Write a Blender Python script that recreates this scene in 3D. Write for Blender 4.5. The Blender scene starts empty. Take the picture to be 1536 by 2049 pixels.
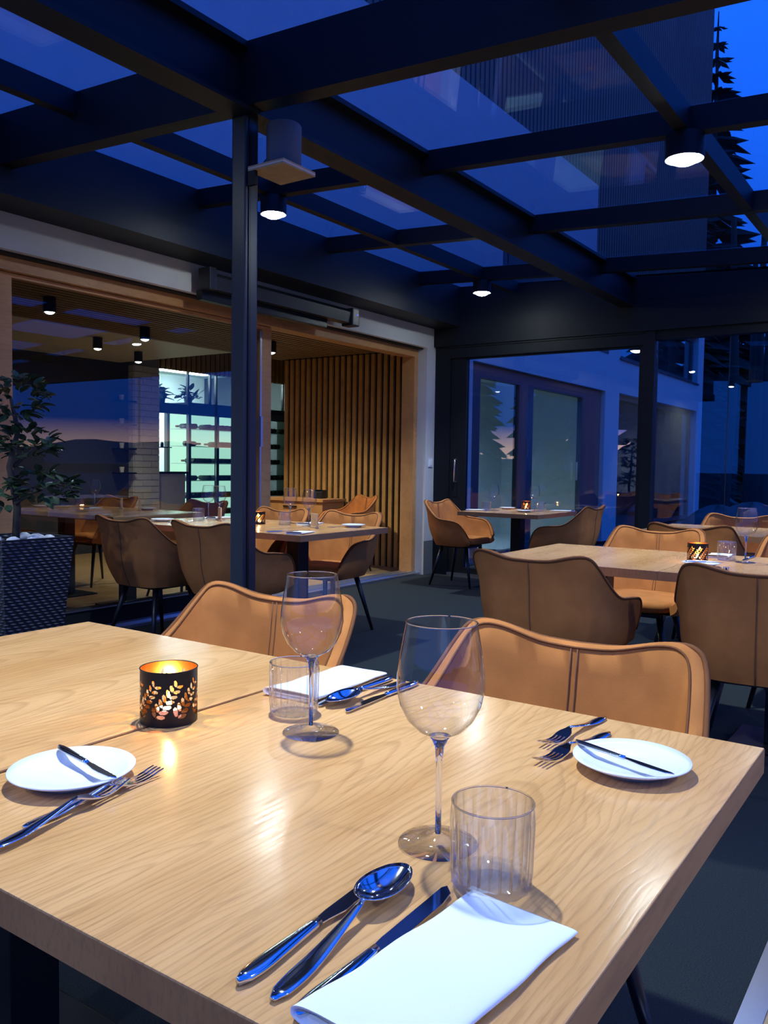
import bpy, bmesh, math, random
from mathutils import Vector, Matrix
random.seed(7)
R = math.radians
SC = bpy.context.scene
COL = SC.collection

# ------------------------------------------------------------------ camera
cam_d = bpy.data.cameras.new('camera')
cam = bpy.data.objects.new('camera', cam_d)
COL.objects.link(cam)
SC.camera = cam
_r = Vector((0.56655806, -0.82389131, 0.01466533))      # image right
_d = Vector((-0.03746041, -0.04353077, -0.99834953))    # image down
_f = Vector((0.8231699, 0.56507361, -0.05552601))       # forward
cam.matrix_world = Matrix(((_r.x, -_d.x, -_f.x, 0.0), (_r.y, -_d.y, -_f.y, 0.0), (_r.z, -_d.z, -_f.z, 1.16), (0, 0, 0, 1)))
cam_d.sensor_fit = 'HORIZONTAL'
cam_d.sensor_width = 36.0
cam_d.lens = 1681.04 / 1536.0 * 36.0
cam_d.clip_start = 0.02
cam_d.clip_end = 800

# ------------------------------------------------------------------ view
SC.view_settings.view_transform = 'Standard'
SC.view_settings.look = 'None'
SC.view_settings.exposure = 0.0
SC.view_settings.gamma = 1.0
SC.view_settings.use_curve_mapping = False
SC.cycles.max_bounces = 14
SC.cycles.transmission_bounces = 12
SC.cycles.transparent_max_bounces = 24
SC.cycles.glossy_bounces = 6
SC.cycles.sample_clamp_indirect = 4.0

# ------------------------------------------------------------------ world: blue dusk sky with a last glow on the horizon
W = bpy.data.worlds.new('dusk_sky')
SC.world = W
W.use_nodes = True
nt = W.node_tree
nt.nodes.clear()
def wn(t, **k):
    n = nt.nodes.new(t)
    for a, b in k.items(): setattr(n, a, b)
    return n
tc = wn('ShaderNodeTexCoord'); sep = wn('ShaderNodeSeparateXYZ')
nt.links.new(tc.outputs['Generated'], sep.inputs[0])
ramp = wn('ShaderNodeValToRGB')
e = ramp.color_ramp.elements
e[0].position = 0.0; e[0].color = (0.010, 0.095, 0.62, 1)
e[1].position = 0.6; e[1].color = (0.011, 0.145, 0.95, 1)
nt.links.new(sep.outputs[2], ramp.inputs[0])
# glow: azimuth towards (+x, -y), low elevation
dot = wn('ShaderNodeVectorMath', operation='DOT_PRODUCT'); dot.inputs[1].default_value = (0.76, -0.65, 0.0)
nt.links.new(tc.outputs['Generated'], dot.inputs[0])
az = wn('ShaderNodeMapRange'); az.inputs[1].default_value = 0.3; az.inputs[2].default_value = 0.9
nt.links.new(dot.outputs['Value'], az.inputs[0])
el = wn('ShaderNodeMapRange'); el.inputs[1].default_value = 0.048; el.inputs[2].default_value = 0.018
nt.links.new(sep.outputs[2], el.inputs[0])
mul = wn('ShaderNodeMath', operation='MULTIPLY')
nt.links.new(az.outputs[0], mul.inputs[0]); nt.links.new(el.outputs[0], mul.inputs[1])
mix = wn('ShaderNodeMixRGB'); mix.inputs[2].default_value = (1.5, 0.85, 0.68, 1)
nt.links.new(mul.outputs[0], mix.inputs[0]); nt.links.new(ramp.outputs[0], mix.inputs[1])
bg = wn('ShaderNodeBackground'); bg.inputs[1].default_value = 1.75
out = wn('ShaderNodeOutputWorld')
nt.links.new(mix.outputs[0], bg.inputs[0]); nt.links.new(bg.outputs[0], out.inputs[0])

LAMP_W = 225.0
LAMP_COL = (0.80, 0.97, 1.0)

# ------------------------------------------------------------------ materials
MATS = {}
class NB:
    def __init__(s, name):
        s.m = bpy.data.materials.new(name); s.m.use_nodes = True
        s.t = s.m.node_tree; s.t.nodes.clear()
        s.o = s.t.nodes.new('ShaderNodeOutputMaterial')
        MATS[name] = s.m
    def n(s, typ, ins=None, **k):
        nd = s.t.nodes.new(typ)
        for a, b in k.items(): setattr(nd, a, b)
        for a, b in (ins or {}).items():
            if hasattr(b, 'is_output'): s.t.links.new(b, nd.inputs[a])
            else: nd.inputs[a].default_value = b
        return nd
    def fin(s, sock): s.t.links.new(sock, s.o.inputs[0]); return s.m
def rgba(c): return (c[0], c[1], c[2], 1)
def ramp_node(b, fac, stops):
    r = b.n('ShaderNodeValToRGB', {0: fac})
    el = r.color_ramp.elements
    while len(el) < len(stops): el.new(0.5)
    for i, (p, c) in enumerate(stops): el[i].position = p; el[i].color = rgba(c)
    return r.outputs[0]
def plain(name, col, rough=0.5, metal=0.0, spec=0.5, noise=0.0, nscale=30, bump=0.0, bscale=200, sheen=0.0, coat=0.0):
    b = NB(name)
    p = b.n('ShaderNodeBsdfPrincipled', {'Base Color': rgba(col), 'Roughness': rough, 'Metallic': metal, 'Specular IOR Level': spec})
    tcn = b.n('ShaderNodeTexCoord')
    if noise:
        nz = b.n('ShaderNodeTexNoise', {'Vector': tcn.outputs['Object'], 'Scale': nscale, 'Detail': 5.0})
        c = ramp_node(b, nz.outputs[0], [(0.3, [v * (1 - noise) for v in col]), (0.7, [min(1, v * (1 + noise)) for v in col])])
        b.t.links.new(c, p.inputs['Base Color'])
    if bump:
        nz = b.n('ShaderNodeTexNoise', {'Vector': tcn.outputs['Object'], 'Scale': bscale, 'Detail': 4.0})
        bp = b.n('ShaderNodeBump', {'Height': nz.outputs[0], 'Strength': bump, 'Distance': 0.004})
        b.t.links.new(bp.outputs[0], p.inputs['Normal'])
    if sheen: p.inputs['Sheen Weight'].default_value = sheen
    if coat: p.inputs['Coat Weight'].default_value = coat
    return b.fin(p.outputs[0])
def emit(name, col, strength):
    b = NB(name)
    return b.fin(b.n('ShaderNodeEmission', {0: rgba(col), 1: strength}).outputs[0])
def oak(name, light, mid, dark, rough=0.34, cath=1.0, freq=95.0, coat=0.0):
    b = NB(name)
    tcn = b.n('ShaderNodeTexCoord'); oi = b.n('ShaderNodeObjectInfo')
    off = b.n('ShaderNodeVectorMath', {0: oi.outputs['Random'], 1: (0.7, 3.1, 0.0)}, operation='MULTIPLY')
    co = b.n('ShaderNodeVectorMath', {0: tcn.outputs['Object'], 1: off.outputs[0]}, operation='ADD').outputs[0]
    def mapped(sc): return b.n('ShaderNodeMapping', {'Vector': co, 'Scale': sc}).outputs[0]
    broad = b.n('ShaderNodeTexNoise', {'Vector': mapped((1.3, 7.0, 7.0)), 'Scale': 1.0, 'Detail': 4.0, 'Roughness': 0.6}).outputs[0]
    fine = b.n('ShaderNodeTexNoise', {'Vector': mapped((9.0, 160.0, 60.0)), 'Scale': 1.0, 'Detail': 5.0, 'Roughness': 0.65}).outputs[0]
    warp = b.n('ShaderNodeTexNoise', {'Vector': mapped((2.2, 5.0, 3.0)), 'Scale': 1.0, 'Detail': 3.0}).outputs[0]
    # cathedral rings: a log cut almost along its axis
    sp = b.n('ShaderNodeSeparateXYZ', {0: co})
    def m(op, a, c=None):
        d = {0: a}
        if c is not None: d[1] = c
        return b.n('ShaderNodeMath', d, operation=op).outputs[0]
    wv = m('MULTIPLY', m('SUBTRACT', warp, 0.5), 0.10)
    yy = m('ADD', m('SUBTRACT', m('PINGPONG', m('ADD', sp.outputs[1], 4.03), 0.26), 0.11), wv)
    xx = m('MULTIPLY', m('ADD', sp.outputs[0], m('MULTIPLY', wv, 2.0)), 0.12)
    d = m('SQRT', m('ADD', m('MULTIPLY', yy, yy), m('MULTIPLY', xx, xx)))
    ring = m('FRACT', m('MULTIPLY', d, freq))
    ringc = ramp_node(b, ring, [(0.0, (0, 0, 0)), (0.62, (0.1, 0.1, 0.1)), (0.9, (1, 1, 1)), (1.0, (0.25, 0.25, 0.25))])
    base = ramp_node(b, broad, [(0.36, mid), (0.60, light)])
    c1 = b.n('ShaderNodeMixRGB', {0: m('MULTIPLY', ringc, 0.27 * cath), 1: base, 2: rgba(dark)}).outputs[0]
    fr = ramp_node(b, fine, [(0.36, (0.34, 0.34, 0.34)), (0.50, (0, 0, 0))])
    c2 = b.n('ShaderNodeMixRGB', {0: fr, 1: c1, 2: rgba(dark)}).outputs[0]
    # knots
    vor = b.n('ShaderNodeTexVoronoi', {'Vector': mapped((1.6, 3.0, 1.0)), 'Scale': 1.25}).outputs['Distance']
    kn = ramp_node(b, vor, [(0.0, (0.75, 0.75, 0.75)), (0.045, (0.35, 0.35, 0.35)), (0.10, (0, 0, 0))])
    c3 = b.n('ShaderNodeMixRGB', {0: kn, 1: c2, 2: rgba([v * 0.55 for v in dark])}).outputs[0]
    h = m('SUBTRACT', m('MULTIPLY', fine, 0.8), m('MULTIPLY', ringc, 0.25))
    bp = b.n('ShaderNodeBump', {'Height': h, 'Strength': 0.05, 'Distance': 0.0020})
    rg = b.n('ShaderNodeMapRange', {0: fine, 1: 0.3, 2: 0.7, 3: rough + 0.08, 4: rough - 0.05}).outputs[0]
    p = b.n('ShaderNodeBsdfPrincipled', {'Base Color': c3, 'Roughness': rg, 'Normal': bp.outputs[0], 'Specular IOR Level': 0.5})
    return b.fin(p.outputs[0])
def thin_glass(name, tint=(1, 1, 1), boost=1.5, rough=0.0, base=0.0, edge=0.0):
    b = NB(name)
    lw = b.n('ShaderNodeLayerWeight', {0: 0.5})
    pw = b.n('ShaderNodeMath', {0: lw.outputs['Facing'], 1: 5.0}, operation='POWER')
    sch = b.n('ShaderNodeMath', {0: pw.outputs[0], 1: 0.96, 2: 0.04}, operation='MULTIPLY_ADD')
    mm = b.n('ShaderNodeMath', {0: sch.outputs[0], 1: boost, 2: base}, operation='MULTIPLY_ADD'); mm.use_clamp = True
    e4 = b.n('ShaderNodeMath', {0: lw.outputs['Facing'], 1: 2.8}, operation='POWER')
    tcol = b.n('ShaderNodeMixRGB', {0: e4.outputs[0], 1: rgba(tint), 2: rgba([v * (1 - edge) for v in tint])})
    tr = b.n('ShaderNodeBsdfTransparent', {0: tcol.outputs[0]})
    gl = b.n('ShaderNodeBsdfGlossy', {0: (1, 1, 1, 1), 'Roughness': rough})
    mx = b.n('ShaderNodeMixShader', {0: mm.outputs[0], 1: tr.outputs[0], 2: gl.outputs[0]})
    return b.fin(mx.outputs[0])

oak('oak_table', (0.70, 0.375, 0.150), (0.57, 0.28, 0.095), (0.26, 0.11, 0.035), rough=0.175)
oak('oak_edge', (0.44, 0.195, 0.065), (0.36, 0.15, 0.05), (0.20, 0.095, 0.04), rough=0.5, cath=0.2)
oak('oak_frame', (0.50, 0.25, 0.09), (0.42, 0.20, 0.07), (0.27, 0.12, 0.04), rough=0.5, cath=0.15)
oak('oak_slat', (0.58, 0.33, 0.095), (0.50, 0.26, 0.070), (0.30, 0.14, 0.04), rough=0.55, cath=0.1)
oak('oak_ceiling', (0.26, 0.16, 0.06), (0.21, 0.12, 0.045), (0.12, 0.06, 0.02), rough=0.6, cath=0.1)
oak('oak_floor', (0.42, 0.27, 0.12), (0.36, 0.22, 0.09), (0.2, 0.11, 0.05), rough=0.4, cath=0.3)
plain('suede', (0.45, 0.162, 0.045), 0.9, noise=0.16, nscale=9, bump=0.10, bscale=420, spec=0.1)
plain('suede_dark', (0.17, 0.060, 0.020), 0.8, noise=0.1, nscale=20, spec=0.2)
plain('stitch', (0.17, 0.065, 0.025), 0.8)
plain('steel_dark', (0.006, 0.008, 0.012), 0.50, metal=0.0, spec=0.22, bump=0.03, bscale=60)
plain('post_paint', (0.022, 0.027, 0.034), 0.36, bump=0.03, bscale=60)
plain('black_metal', (0.010, 0.010, 0.011), 0.35, metal=0.2)
plain('bronze_black', (0.014, 0.011, 0.009), 0.4, metal=0.5)
plain('gold', (0.75, 0.42, 0.12), 0.25, metal=1.0)
plain('aluminium', (0.62, 0.64, 0.68), 0.3, metal=1.0)
plain('cutlery', (0.70, 0.72, 0.75), 0.09, metal=1.0)
plain('porcelain', (0.78, 0.79, 0.80), 0.18, coat=0.3)
plain('linen', (0.78, 0.79, 0.80), 0.9, bump=0.05, bscale=500, sheen=0.1, spec=0.1)
plain('wax', (0.85, 0.78, 0.62), 0.5)
plain('carpet', (0.022, 0.027, 0.030), 0.95, noise=0.35, nscale=260, bump=0.5, bscale=350, spec=0.1)
plain('plaster', (0.50, 0.50, 0.50), 0.85, noise=0.03, nscale=6, bump=0.05, bscale=80)
plain('plaster_dark', (0.07, 0.08, 0.09), 0.8)
plain('plinth_grey', (0.12, 0.13, 0.14), 0.8)
plain('black_gap', (0.008, 0.007, 0.006), 0.8)
plain('slate_wall', (0.030, 0.035, 0.042), 0.7)
plain('brick_white', (0.62, 0.64, 0.60), 0.55, noise=0.05, nscale=12)
plain('mortar', (0.30, 0.31, 0.30), 0.9)
plain('grey_fabric', (0.10, 0.11, 0.13), 0.9, bump=0.2, bscale=700)
plain('ply_face', (0.42, 0.27, 0.13), 0.6, noise=0.1, nscale=20)
plain('ply_edge', (0.62, 0.52, 0.40), 0.6)
plain('plastic_white', (0.75, 0.76, 0.78), 0.35)
plain('plastic_black', (0.015, 0.015, 0.017), 0.4)
plain('leaf_green', (0.030, 0.060, 0.022), 0.38, noise=0.35, nscale=15)
plain('leaf_spruce', (0.012, 0.022, 0.016), 0.9)
plain('bark', (0.05, 0.038, 0.028), 0.9, bump=0.4, bscale=60)
plain('stone', (0.06, 0.065, 0.07), 0.9, noise=0.3, nscale=4, bump=0.5, bscale=12)
plain('stone_white', (0.6, 0.6, 0.58), 0.7)
plain('ground', (0.05, 0.055, 0.06), 0.9, noise=0.3, nscale=3)
plain('hill', (0.010, 0.013, 0.014), 1.0)
plain('ceiling_paint', (0.62, 0.60, 0.52), 0.45)
plain('frame_grey', (0.055, 0.060, 0.070), 0.45)
plain('kitchen_white', (0.85, 0.92, 0.90), 0.5)
plain('bottle_dark', (0.012, 0.030, 0.014), 0.12)
plain('bottle_foil', (0.35, 0.10, 0.05), 0.35)
plain('veneer', (0.55, 0.38, 0.22), 0.6, noise=0.15, nscale=25)
emit('lamp_lens', (0.84, 0.97, 1.0), 150.0)
emit('inner_lens', (0.9, 1.0, 0.9), 9.0)
emit('led_panel', (0.58, 1.0, 0.72), 1.3)
emit('kitchen_tube', (0.80, 1.0, 0.93), 190.0)
emit('flame', (1.0, 0.55, 0.16), 34.0)
emit('blue_led', (0.1, 0.15, 1.0), 1.6)
thin_glass('roof_glass', (0.80, 0.88, 0.95), 0.95)
thin_glass('pane_glass', (0.86, 0.90, 0.92), 1.25, base=0.012)
thin_glass('bowl_glass', (0.975, 0.985, 0.992), 1.25, base=0.0, edge=0.85)
thin_glass('tumbler_glass', (0.975, 0.985, 0.995), 2.6, base=0.0, edge=0.9)
_b = NB('solid_glass'); _b.fin(_b.n('ShaderNodeBsdfGlass', {0: (0.97, 0.985, 1.0, 1), 'Roughness': 0.0, 'IOR': 1.5}).outputs[0])

_b = NB('flute_glass'); _b.fin(_b.n('ShaderNodeMixShader', {0: 0.38, 1: _b.n('ShaderNodeBsdfTransparent', {0: (0.97, 0.985, 1, 1)}).outputs[0], 2: _b.n('ShaderNodeBsdfGlass', {0: (0.98, 0.99, 1.0, 1), 'Roughness': 0.0, 'IOR': 1.5}).outputs[0]}).outputs[0])
def cladding(name):
    b = NB(name)
    tcn = b.n('ShaderNodeTexCoord')
    sp = b.n('ShaderNodeSeparateXYZ', {0: tcn.outputs['Object']})
    f = b.n('ShaderNodeMath', {0: b.n('ShaderNodeMath', {0: sp.outputs[0], 1: 9.0}, operation='MULTIPLY').outputs[0]}, operation='FRACT').outputs[0]
    c = ramp_node(b, f, [(0.0, (0.02, 0.017, 0.014)), (0.3, (0.02, 0.017, 0.014)), (0.36, (0.20, 0.16, 0.12)), (1.0, (0.17, 0.13, 0.10))])
    bp = b.n('ShaderNodeBump', {'Height': f, 'Strength': 0.6, 'Distance': 0.02})
    return b.fin(b.n('ShaderNodeBsdfPrincipled', {'Base Color': c, 'Roughness': 0.8, 'Normal': bp.outputs[0]}).outputs[0])
cladding('cladding')
def wicker(name):
    b = NB(name)
    tcn = b.n('ShaderNodeTexCoord')
    mp = b.n('ShaderNodeMapping', {'Vector': tcn.outputs['Object'], 'Scale': (1.0, 1.0, 1.0)}).outputs[0]
    w1 = b.n('ShaderNodeTexWave', {'Vector': mp, 'Scale': 18.0, 'Distortion': 0.0}, bands_direction='Z').outputs['Fac']
    w2 = b.n('ShaderNodeTexWave', {'Vector': mp, 'Scale': 14.0, 'Distortion': 0.0}, bands_direction='DIAGONAL').outputs['Fac']
    h = b.n('ShaderNodeMath', {0: w1, 1: w2}, operation='MULTIPLY').outputs[0]
    c = ramp_node(b, h, [(0.1, (0.008, 0.008, 0.012)), (0.7, (0.055, 0.055, 0.075))])
    bp = b.n('ShaderNodeBump', {'Height': h, 'Strength': 0.8, 'Distance': 0.006})
    return b.fin(b.n('ShaderNodeBsdfPrincipled', {'Base Color': c, 'Roughness': 0.5, 'Normal': bp.outputs[0]}).outputs[0])
wicker('wicker')

# ------------------------------------------------------------------ mesh helpers
class MB:
    def __init__(s): s.v = []; s.f = []
    def add(s, vs, fs):
        o = len(s.v); s.v += [tuple(v) for v in vs]; s.f += [tuple(i + o for i in f) for f in fs]; return s
    def box(s, a, b):
        x0, y0, z0 = a; x1, y1, z1 = b
        vs = [(x0, y0, z0), (x1, y0, z0), (x1, y1, z0), (x0, y1, z0), (x0, y0, z1), (x1, y0, z1), (x1, y1, z1), (x0, y1, z1)]
        return s.add(vs, [(0, 3, 2, 1), (4, 5, 6, 7), (0, 1, 5, 4), (1, 2, 6, 5), (2, 3, 7, 6), (3, 0, 4, 7)])
    def prism(s, pts, z0, z1):
        n = len(pts)
        vs = [(x, y, z0) for x, y in pts] + [(x, y, z1) for x, y in pts]
        return s.add(vs, [tuple(range(n - 1, -1, -1)), tuple(range(n, 2 * n))] + [(i, (i + 1) % n, n + (i + 1) % n, n + i) for i in range(n)])
    def loft(s, rings, cap0=True, cap1=True, closed=True):
        n = len(rings[0]); vs = [p for r in rings for p in r]; fs = []
        for i in range(len(rings) - 1):
            for j in range(n if closed else n - 1):
                k = (j + 1) % n
                fs.append((i * n + j, i * n + k, (i + 1) * n + k, (i + 1) * n + j))
        if cap0: fs.append(tuple(range(n - 1, -1, -1)))
        if cap1: fs.append(tuple((len(rings) - 1) * n + j for j in range(n)))
        return s.add(vs, fs)
    def lathe(s, prof, n=32, c=(0, 0), caps=True):
        rings = [[(c[0] + r * math.cos(2 * math.pi * j / n), c[1] + r * math.sin(2 * math.pi * j / n), z) for j in range(n)] for r, z in prof]
        return s.loft(rings, caps, caps)
    def tube(s, pts, r, n=8, caps=True):
        pts = [Vector(p) for p in pts]; rings = []
        rr = r if isinstance(r, (list, tuple)) else [r] * len(pts)
        for i, p in enumerate(pts):
            t = (pts[min(i + 1, len(pts) - 1)] - pts[max(i - 1, 0)]).normalized()
            up = Vector((0, 0, 1)) if abs(t.z) < 0.95 else Vector((1, 0, 0))
            a = t.cross(up).normalized(); b = a.cross(t).normalized()
            rings.append([tuple(p + (a * math.cos(2 * math.pi * j / n) + b * math.sin(2 * math.pi * j / n)) * rr[i]) for j in range(n)])
        return s.loft(rings, caps, caps)
    def mesh(s, name, mat, smooth=False, bevel=0, angle=None):
        me = bpy.data.meshes.new(name); me.from_pydata(s.v, [], s.f)
        if bevel or True:
            bm = bmesh.new(); bm.from_mesh(me)
            bmesh.ops.recalc_face_normals(bm, faces=bm.faces[:])
            if bevel:
                bmesh.ops.bevel(bm, geom=[e for e in bm.edges if len(e.link_faces) == 2 and e.calc_face_angle(0) > 0.6], offset=bevel, segments=2, affect='EDGES', profile=0.7)
            bm.to_mesh(me); bm.free()
        if smooth:
            for p in me.polygons: p.use_smooth = True
            if angle is not None:
                me.set_sharp_from_angle(angle=angle)
        if mat: me.materials.append(MATS[mat])
        return me
    def obj(s, name, mat, parent=None, loc=None, **k):
        return link(name, s.mesh(name, mat, **k), parent, loc)
def link(name, me, parent=None, loc=None, rz=0.0):
    o = bpy.data.objects.new(name, me); COL.objects.link(o)
    if parent: o.parent = parent
    if loc: o.location = loc
    if rz: o.rotation_euler[2] = rz
    return o
def tag(o, label, cat=None, group=None, kind=None):
    o['label'] = label
    if cat: o['category'] = cat
    if group: o['group'] = group
    if kind: o['kind'] = kind
    return o
def thing(name, label=None, cat=None, loc=(0, 0, 0), rz=0.0, group=None, kind=None):
    o = link(name, None, None, loc, rz)
    o.empty_display_size = 0.1
    if label: tag(o, label, cat, group, kind)
    return o
def copy_tree(o, parent=None):
    c = o.copy(); COL.objects.link(c); c.parent = parent
    for ch in list(o.children): copy_tree(ch, c)
    return c
USED = set()
def place(proto, loc, rz, label, group=None, rx=None):
    o = proto if proto.name not in USED else copy_tree(proto)
    USED.add(proto.name)
    o.location = loc; o.rotation_euler = (0, 0, rz) if rx is None else (rx[0], rx[1], rz)
    o['label'] = label
    if group: o['group'] = group
    return o
def cr(pts, n):
    """Catmull-Rom through points, n samples per span"""
    P = [Vector(p) for p in pts]; out = []
    for i in range(len(P) - 1):
        p0, p1, p2, p3 = P[max(i - 1, 0)], P[i], P[i + 1], P[min(i + 2, len(P) - 1)]
        for k in range(n):
            t = k / n
            out.append(0.5 * ((2 * p1) + (p2 - p0) * t + (2 * p0 - 5 * p1 + 4 * p2 - p3) * t * t + (3 * p1 - p0 - 3 * p2 + p3) * t ** 3))
    out.append(P[-1]); return out

# ================================================================== STRUCTURE
def struct(name, mb, mat, label, cat=None, **k):
    o = mb.obj(name, mat, **k); tag(o, label, cat, None, 'structure'); return o
def sthing(name, label, cat=None, loc=(0, 0, 0)):
    return thing(name, label, cat, loc, kind='structure')

# ---- floor: dark carpet, with metal edge trim and wooden boards beyond it
struct('floor', MB().box((-2.5, 0.345, -0.1), (7.8, 4.75, 0.0)), 'carpet', 'dark charcoal carpet floor of the glazed dining room', 'floor')
struct('trim_1', MB().box((-2.5, 0.295, -0.1), (7.8, 0.345, 0.004)), 'aluminium', 'pale metal strip edging the dark carpet', 'floor trim')
fw = sthing('floor_boarded', 'wooden board floor beside the metal carpet strip', 'floor')
for i in range(22):
    MB().box((-2.5, 0.295 - 0.14 * (i + 1) + 0.003, -0.1), (7.8, 0.295 - 0.14 * i, 0.0)).obj('floor_board', 'oak_floor', fw)

# ---- house wall: band above the opening, column at its right end
WY = 4.69
w = MB()
w.box((-3.0, WY, 2.40), (7.59, 4.95, 5.40)); w.box((7.59, WY, 0.0), (8.6, 4.95, 5.40)); w.box((-3.0, WY, 0.0), (2.74, 4.95, 2.40))
wl = struct('wall_left', w, 'plaster', 'white rendered house wall above and beside the wooden sliding door', 'wall')
MB().box((7.585, WY - 0.006, 0.0), (7.80, WY, 0.36)).obj('plinth', 'plinth_grey', wl)

# ---- wooden frame of the opening
tf = sthing('trim_2', 'wooden frame lining the wide opening to the restaurant', 'door frame')
MB().box((2.74, 4.80, 2.305), (7.59, 4.93, 2.40)).obj('head_board', 'oak_frame', tf)
MB().box((2.74, 4.74, 2.385), (7.59, 4.80, 2.40)).obj('shadow_strip', 'black_gap', tf)
MB().box((7.52, 4.80, 0.0), (7.59, 4.955, 2.305)).obj('jamb', 'oak_frame', tf)
MB().box((2.74, 4.80, 0.0), (2.86, 4.93, 2.305)).obj('jamb', 'oak_frame', tf)
MB().box((2.74, 4.93, 2.34), (7.59, 5.10, 2.40)).obj('head_board', 'oak_frame', tf)
th = sthing('trim_3', 'aluminium threshold track across the open doorway', 'threshold')
MB().box((2.74, 4.74, 0.0), (7.59, 4.98, 0.02)).obj('sill', 'aluminium', th)
for y in (4.79, 4.86, 4.93):
    MB().box((2.74, y, 0.02), (7.59, y + 0.018, 0.034)).obj('track_rail', 'aluminium', th)

# ---- sliding door leaf with a big pane (x 2.86 - 5.34)
d1 = sthing('door_1', 'oak framed sliding glass door closed over the left half of the opening', 'door')
MB().box((2.862, 4.845, 0.034), (2.995, 4.905, 2.30)).obj('stile', 'oak_frame', d1)
MB().box((5.222, 4.845, 0.034), (5.345, 4.905, 2.30)).obj('stile', 'oak_frame', d1)
MB().box((2.995, 4.845, 2.275), (5.222, 4.905, 2.30)).obj('top_rail', 'oak_frame', d1)
MB().box((2.995, 4.838, 0.034), (5.222, 4.905, 0.165)).obj('bottom_rail', 'steel_dark', d1)
MB().box((2.995, 4.832, 0.150), (5.222, 4.838, 0.160)).obj('rail_strip', 'aluminium', d1)
MB().box((2.995, 4.868, 0.165), (5.222, 4.880, 2.275)).obj('pane', 'pane_glass', d1)
MB().box((5.20, 4.836, 0.60), (5.222, 4.845, 2.26)).obj('seal_strip', 'aluminium', d1)
MB().box((5.19, 4.815, 1.30), (5.215, 4.845, 1.55)).obj('pull_handle', 'aluminium', d1)

# ---- conservatory roof: steel grid under sloping glass
SL = 0.0543
def zg(y): return 2.795 + SL * y
def zb(y): return zg(y) - 0.12
def zm(y): return zg(y) - 0.266
roof = sthing('ceiling', 'sloping glass roof on a dark steel grid', 'glass roof')
def ybeam(name, x0, x1, y0, y1, zf, web=None):
    mb = MB()
    def slab(a, b, lo0, lo1, hi0, hi1):
        mb.add([(a, y0, lo0), (b, y0, lo0), (b, y1, lo1), (a, y1, lo1), (a, y0, hi0), (b, y0, hi0), (b, y1, hi1), (a, y1, hi1)],
               [(0, 3, 2, 1), (4, 5, 6, 7), (0, 1, 5, 4), (1, 2, 6, 5), (2, 3, 7, 6), (3, 0, 4, 7)])
    slab(x0, x1, zf(y0), zf(y1), zg(y0) - 0.004, zg(y1) - 0.004)
    return mb.obj(name, 'steel_dark', roof)
YB = [-1.55, -0.12, 1.31, 4.17, 5.60, 7.03]
for x in YB: ybeam('rafter', x - 0.07, x, -2.8, 4.40, zb)
ybeam('main_rafter', 2.65, 2.74, -2.8, 4.40, zm)
XB = [-1.41, -0.12, 1.178, 3.77]
for y in XB:
    xs = [-3.0] + YB[:3] + [2.74] + YB[3:] + [7.75]
    for i in range(len(xs) - 1):
        a = xs[i]; b = xs[i + 1] - (0.09 if abs(xs[i + 1] - 2.74) < 1e-6 else 0.07)
        if b - a < 0.1: continue
        MB().box((a, y - 0.062, zb(y)), (b, y, zg(y) - 0.006)).obj('purlin', 'steel_dark', roof)
zpl = 2.65
mbm = MB()
mbm.box((-3.0, 2.545, zpl), (7.76, 2.68, zpl + 0.022)); mbm.box((-3.0, 2.60, zpl + 0.022), (7.76, 2.622, zg(2.6) - 0.03)); mbm.box((-3.0, 2.545, zg(2.6) - 0.034), (7.76, 2.68, zg(2.54) - 0.006))
mbm.obj('main_purlin', 'steel_dark', roof)
MB().box((-3.0, 4.37, 2.61), (7.8, 4.685, 2.745)).obj('wall_plate_beam', 'steel_dark', roof)
MB().box((-3.0, 4.40, 2.745), (7.8, 4.685, zg(4.45) - 0.006)).obj('wall_plate_upstand', 'steel_dark', roof)
MB().box((7.72, -2.8, 2.42), (7.90, 4.685, 2.68)).obj('end_beam', 'steel_dark', roof)
ybeam('end_rafter', 7.76, 7.90, -2.8, 4.685, lambda y: 2.68)
gx = [-3.0, -1.585, -0.155, 1.275, 2.695, 4.135, 5.565, 6.995, 7.89]
gy = [-2.8, -1.44, -0.15, 1.147, 2.61, 3.74, 4.69]
for i in range(len(gx) - 1):
    for j in range(len(gy) - 1):
        a, b, c, d = gx[i] + 0.002, gx[i + 1] - 0.002, gy[j] + 0.002, gy[j + 1] - 0.002
        mb = MB()
        mb.add([(a, c, zg(c)), (b, c, zg(c)), (b, d, zg(d)), (a, d, zg(d)), (a, c, zg(c) + 0.012), (b, c, zg(c) + 0.012), (b, d, zg(d) + 0.012), (a, d, zg(d) + 0.012)],
               [(0, 3, 2, 1), (4, 5, 6, 7), (0, 1, 5, 4), (1, 2, 6, 5), (2, 3, 7, 6), (3, 0, 4, 7)])
        mb.obj('roof_pane', 'roof_glass', roof)

# ---- far glass wall (x = 7.8): corner post, sliding door, mullion, fixed panes
wr = sthing('wall_right', 'dark steel framed glass wall at the far end', 'glass wall')
MB().box((7.76, 4.50, 0.0), (7.86, 4.685, 2.42)).obj('corner_post', 'steel_dark', wr)
MB().box((7.74, 2.355, 0.0), (7.86, 2.46, 2.42)).obj('mullion', 'steel_dark', wr)
MB().box((7.745, 2.46, 2.296), (7.86, 4.50, 2.40)).obj('header', 'steel_dark', wr)
MB().box((7.735, 2.46, 2.40), (7.86, 4.50, 2.42)).obj('header_trim', 'steel_dark', wr)
MB().box((7.76, -2.8, 2.34), (7.86, 2.355, 2.42)).obj('header', 'steel_dark', wr)
MB().box((7.76, -2.8, 0.0), (7.86, 2.355, 0.06)).obj('sill', 'steel_dark', wr)
MB().box((7.75, 2.46, 0.0), (7.87, 4.50, 0.03)).obj('sill', 'aluminium', wr)
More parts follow.
